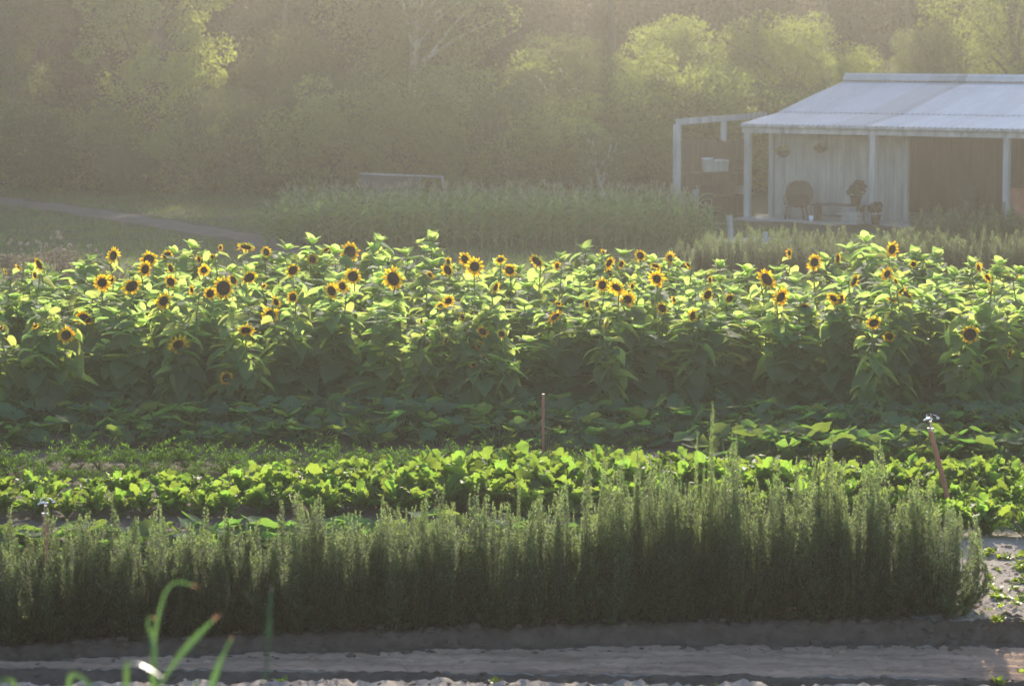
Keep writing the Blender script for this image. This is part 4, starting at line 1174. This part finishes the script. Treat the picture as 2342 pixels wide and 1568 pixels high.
SW = Kind([seed_weed(700 + i) for i in range(4)])
sw = []
for i, (u, Yd, s) in enumerate([(20, 60, .95), (55, 59, 1.0), (90, 61, .8), (125, 59.5, 1.05), (150, 60.5, 1.0), (190, 61, .75), (225, 60, .7), (265, 59, .65), (310, 60, .6), (350, 61, .5)]):
    o = SW.put(i, spot(u, Yd), rg.uniform(0, 6.28), s); sw.append(o)
rank(sw, "weed with pale fluffy seed heads behind the sunflowers at left, # from the left", "weed", "seed-head weeds at the left")
wd = []
# small weeds on the bare soil
def small_weed(seed):
    r2 = random.Random(seed); t = thing("small_weed", "x", "weed"); lv = MB()
    for i in range(12):
        s = .10 * r2.uniform(.6, 1.3); blade(lv, (r2.uniform(-.04, .04), r2.uniform(-.04, .04), 0.005), r2.uniform(0, 6.28), r2.uniform(.2, 1.2), s, LANCE * s * .9, r2.uniform(.3, 1.1), .2, 0, 0, 0, r2)
    lv.build("foliage", M['weed'], t); return t
WE = Kind([small_weed(800 + i) for i in range(4)])
for i in range(42):
    u = rg.uniform(2235, 2360); v = rg.uniform(1262, 1425)
    d = ray(u, v); k = -CAM_H / d[2]; x, y = d[0] * k, d[1] * k
    wd.append(WE.put(i, (x, y, GZ(x, y)), rg.uniform(0, 6.28), rg.uniform(.35, 1.0)))
rank(wd, "small green weed on the sunlit bare soil right of the hedge, # from the left", "weed", "weeds on the bare soil")
wd = []
for u, v in ((2200, 1545), (2290, 1520), (2320, 1550), (2260, 1556), (690, 1560), (640, 1566), (2340, 1500), (1640, 1566), (1130, 1566)):
    d = ray(u, v); k = -(CAM_H + .05) / d[2]; x, y = d[0] * k, d[1] * k
    wd.append(WE.put(rg.randrange(4), (x, y, GZ(x, y)), rg.uniform(0, 6.28), rg.uniform(.6, 1.0)))
rank(wd, "tiny weed along the photo's bottom edge by the track, # from the left", "weed", "weeds by the track")

# clods and pebbles on the track and soil
r = np.random.RandomState(9)
b = MB()
ico = np.array([(0, 0, 1), (.9, 0, .35), (.28, .85, .35), (-.72, .53, .35), (-.72, -.53, .35), (.28, -.85, .35), (.72, .53, -.4), (-.28, .85, -.4), (-.9, 0, -.4), (-.28, -.85, -.4), (.72, -.53, -.4)])
icf = np.array([(0, 1, 2), (0, 2, 3), (0, 3, 4), (0, 4, 5), (0, 5, 1), (1, 6, 2), (2, 6, 7), (2, 7, 3), (3, 7, 8), (3, 8, 4), (4, 8, 9), (4, 9, 5), (5, 9, 10), (5, 10, 1), (1, 10, 6)])
n = 5200
x = r.uniform(-5.2, 5.6, n); y = r.uniform(22.9, 25.9, n)
s = .005 + .022 * r.rand(n) ** 6; near = np.abs(y - (edge_y(x) - .2)) < .35; s[near] *= 1.9
y2 = r.uniform(26.2, 29.3, n); x2 = r.uniform(3.7, 5.6, n)
x = np.concatenate([x, x2[:500]]); y = np.concatenate([y, y2[:500]]); s = np.concatenate([s, .008 + .03 * r.rand(500) ** 4]); n = len(x)
V = (ico[None] * (1 + .25 * r.uniform(-1, 1, (n, 11, 1))) * s[:, None, None] * np.array([1.3, 1, .7])) + np.stack([x, y, gz(x, y)], 1)[:, None]
F = icf[None] + (np.arange(n) * 11)[:, None, None]
onb = ((np.abs(y - (edge_y(x) - .15)) < .3) & (y < 26)) | (y < 24.1)
b.add(V[onb].reshape(-1, 3), (icf[None] + (np.arange(onb.sum()) * 11)[:, None, None]).reshape(-1, 3), 1)
b.add(V[~onb].reshape(-1, 3), (icf[None] + (np.arange((~onb).sum()) * 11)[:, None, None]).reshape(-1, 3), 0)
tag(struct(b.build("soil_clods", [M['track'], M['bank']]), "stuff"), "scattered small soil clods on track and bare soil", "soil clods")

r = np.random.RandomState(21); n = 900
x = r.uniform(-5.3, 5.8, n); y = r.uniform(23.3, 26.0, n); a = r.uniform(0, 3.14, n); L = r.uniform(.015, .07, n)
c = np.stack([x, y, gz(x, y) + .010], 1); d = np.stack([np.cos(a), np.sin(a), r.uniform(-.05, .25, n)], 1) * L[:, None]; w = np.stack([-np.sin(a), np.cos(a), 0 * a], 1) * r.uniform(.002, .007, n)[:, None]
b = MB(); b.add(np.stack([c - d - w * .4, c + w, c + d + w * .3, c - w], 1).reshape(-1, 3), np.arange(4 * n).reshape(-1, 4))
tag(struct(b.build("plant_litter", M['drytip'], smooth=False), "stuff"), "dry straw and leaf litter scattered over the sandy track", "plant litter")

# ------------------------------------------------------------------ garlic in the foreground
GY = 10.0
def ribbon(b, pts, ws, Yd, lean=.0, twist=0.):
    P = np.array(pts, float); W = np.array(ws, float); n = 26
    t0 = np.linspace(0, len(P) - 1, n)
    # smooth the corner points
    def sm(a):
        a = np.interp(t0, range(len(P)), a); 
        for _ in range(2): a[1:-1] = (a[:-2] + a[1:-1] * 2 + a[2:]) / 4
        return a
    u, v, w = sm(P[:, 0]), sm(P[:, 1]), sm(W)
    C = np.array([at(a, bb, Yd + lean * k / n) for k, (a, bb) in enumerate(zip(u, v))])
    T = np.gradient(C, axis=0); T /= np.linalg.norm(T, axis=1)[:, None]
    S = np.cross(T, np.array([0, 1., 0])); S /= np.linalg.norm(S, axis=1)[:, None] + 1e-9
    tw = (twist * sstep(.3, .6, np.linspace(0, 1, n)))[:, None]
    S = S * np.cos(tw) + np.array([0, 1., 0]) * np.sin(tw)
    hw = (w * .78 / FPX * Yd / 2)[:, None]
    up = np.array([0, 1., 0])
    b_ = .35
    G = np.stack([C - S * hw, C - S * hw * .5 + up * hw * b_, C + up * hw * b_ * 1.6, C + S * hw * .5 + up * hw * b_, C + S * hw], 1)
    return C, G
def garlic(lab, u0, Yd, leaves, cat="garlic plant"):
    x = (u0 - CU) / FPX * Yd; g = GZ(x, Yd)
    t = thing("garlic_plant", lab, cat, (x, Yd, g), 0, "garlic plants in the foreground")
    org = np.array([x, Yd, g])
    b = MB()
    top = at(leaves[0][0][0][0], leaves[0][0][0][1], Yd)
    b.tube([np.array([0, 0, -.03]), np.array([top.x - x, 0, (top.z - g) * .6]), np.array(top) - org], [.014, .012, .007], 8); b.build("stem", M['garlic'], t)
    for pts, ws, lean, tip in leaves:
        b = MB(); C, G = ribbon(b, pts, ws, Yd, lean, 1.45 if lean == -.25 else 0.); G = G - org
        k = len(G) - tip
        if pts is not leaves[0][0]:
            G = np.concatenate([np.array([[0, 0, (G[0][2][2]) * .5]] * 5)[None] * 1.0, G]); k += 1
        b.grid(G[:k + 1], 0); 
        if tip: b.grid(G[k:], 1)
        b.build("leaf", [M['garlic'], M['drytip']], t)
    return t
garlic("garlic plant with a tall leaf arching right and a small curled leaf", 351, 10.0, [
    ([(351, 1640), (351, 1568), (352, 1493), (350, 1463), (361, 1413), (371, 1373), (379, 1351), (393, 1333), (409, 1329), (427, 1332), (449, 1341)], [20, 19, 18, 13, 8, 8, 7, 6, 6, 6, 5], .1, 2),
    ([(349, 1475), (347, 1453), (338, 1431), (339, 1413), (347, 1410), (357, 1413)], [12, 9, 7, 6, 5, 4], .05, 6),
    ([(352, 1640), (362, 1580), (373, 1553), (403, 1509), (427, 1479), (453, 1451), (477, 1427), (501, 1405)], [10, 9, 8, 14, 21, 19, 11, 5], .15, 3)])
garlic("garlic plant with one leaf folded over and shining white", 289, 9.9, [
    ([(289, 1640), (289, 1568), (289, 1530), (291, 1518), (299, 1513), (317, 1514), (343, 1528), (371, 1548)], [17, 16, 16, 15, 14, 14, 12, 6], -.25, 1)])
garlic("garlic plant with a straight blade leaning right, right of the arching one", 478, 10.1, [
    ([(478, 1640), (483, 1568), (499, 1523), (509, 1500), (518, 1480), (531, 1457)], [20, 20, 18, 11, 6, 8], .1, 2),
    ([(470, 1640), (455, 1580), (447, 1560), (452, 1558)], [9, 9, 9, 5], .05, 5)])
garlic("garlic plant with two bent leaf tips, second from the left edge", 157, 9.9, [
    ([(157, 1640), (157, 1568), (160, 1545), (170, 1540), (187, 1549), (207, 1567), (220, 1585)], [14, 14, 14, 13, 12, 11, 8], -.2, 1),
    ([(150, 1640), (140, 1600), (130, 1590)], [9, 9, 4], .1, 2)])
garlic("garlic leaf tip bending over at the photo's bottom left corner", 30, 9.9, [
    ([(36, 1640), (36, 1572), (28, 1554), (14, 1552), (0, 1560), (-12, 1572)], [14, 14, 13, 12, 10, 7], -.2, 2)])
# flower stalk
x = (607 - CU) / FPX * GY; g = GZ(x, GY)
t = thing("garlic_scape", "thin upright garlic flower stalk with a pale swollen bud", "garlic stalk", (x, GY, g))
org = Vector((x, GY, g))
b = MB(); P = [Vector((x, GY, g - .03))] + [at(u, v, GY) for u, v in ((604, 1590), (607, 1547), (612, 1490), (613, 1462))]
b.tube([p - org for p in P], [.006, .005, .0045, .0042, .0045], 7); b.build("stem", M['garlic'], t)
b = MB(); P = [at(u, v, GY) for u, v in ((613, 1464), (613.2, 1455), (614, 1445), (614.5, 1434), (615.5, 1420), (617, 1393), (619, 1365), (620, 1345))]
b.tube([p - org for p in P], [.0045, .009, .0115, .009, .006, .005, .005, .002], 9); b.build("bud", M['garlic'], t)

# ------------------------------------------------------------------ haze
hb = MB(); hb.box((0, 150, 32.0), (420, 330, 68.0))
hz = hb.build("haze", [], smooth=False)
m = bpy.data.materials.new("haze"); m.use_nodes = True; nt = m.node_tree
nt.nodes.remove(nt.nodes["Principled BSDF"])
pv = nt.nodes.new("ShaderNodeVolumePrincipled")
pv.inputs["Color"].default_value = (.98, .96, .88, 1)
pv.inputs["Density"].default_value = HAZE_DENSITY
pv.inputs["Anisotropy"].default_value = HAZE_G
nt.links.new(pv.outputs[0], nt.nodes["Material Output"].inputs["Volume"])
hz.data.materials.append(m)
struct(hz, "stuff")
print("sunflowers", len(plants), len(fill), "corn", ncorn, "objects", len(bpy.data.objects))
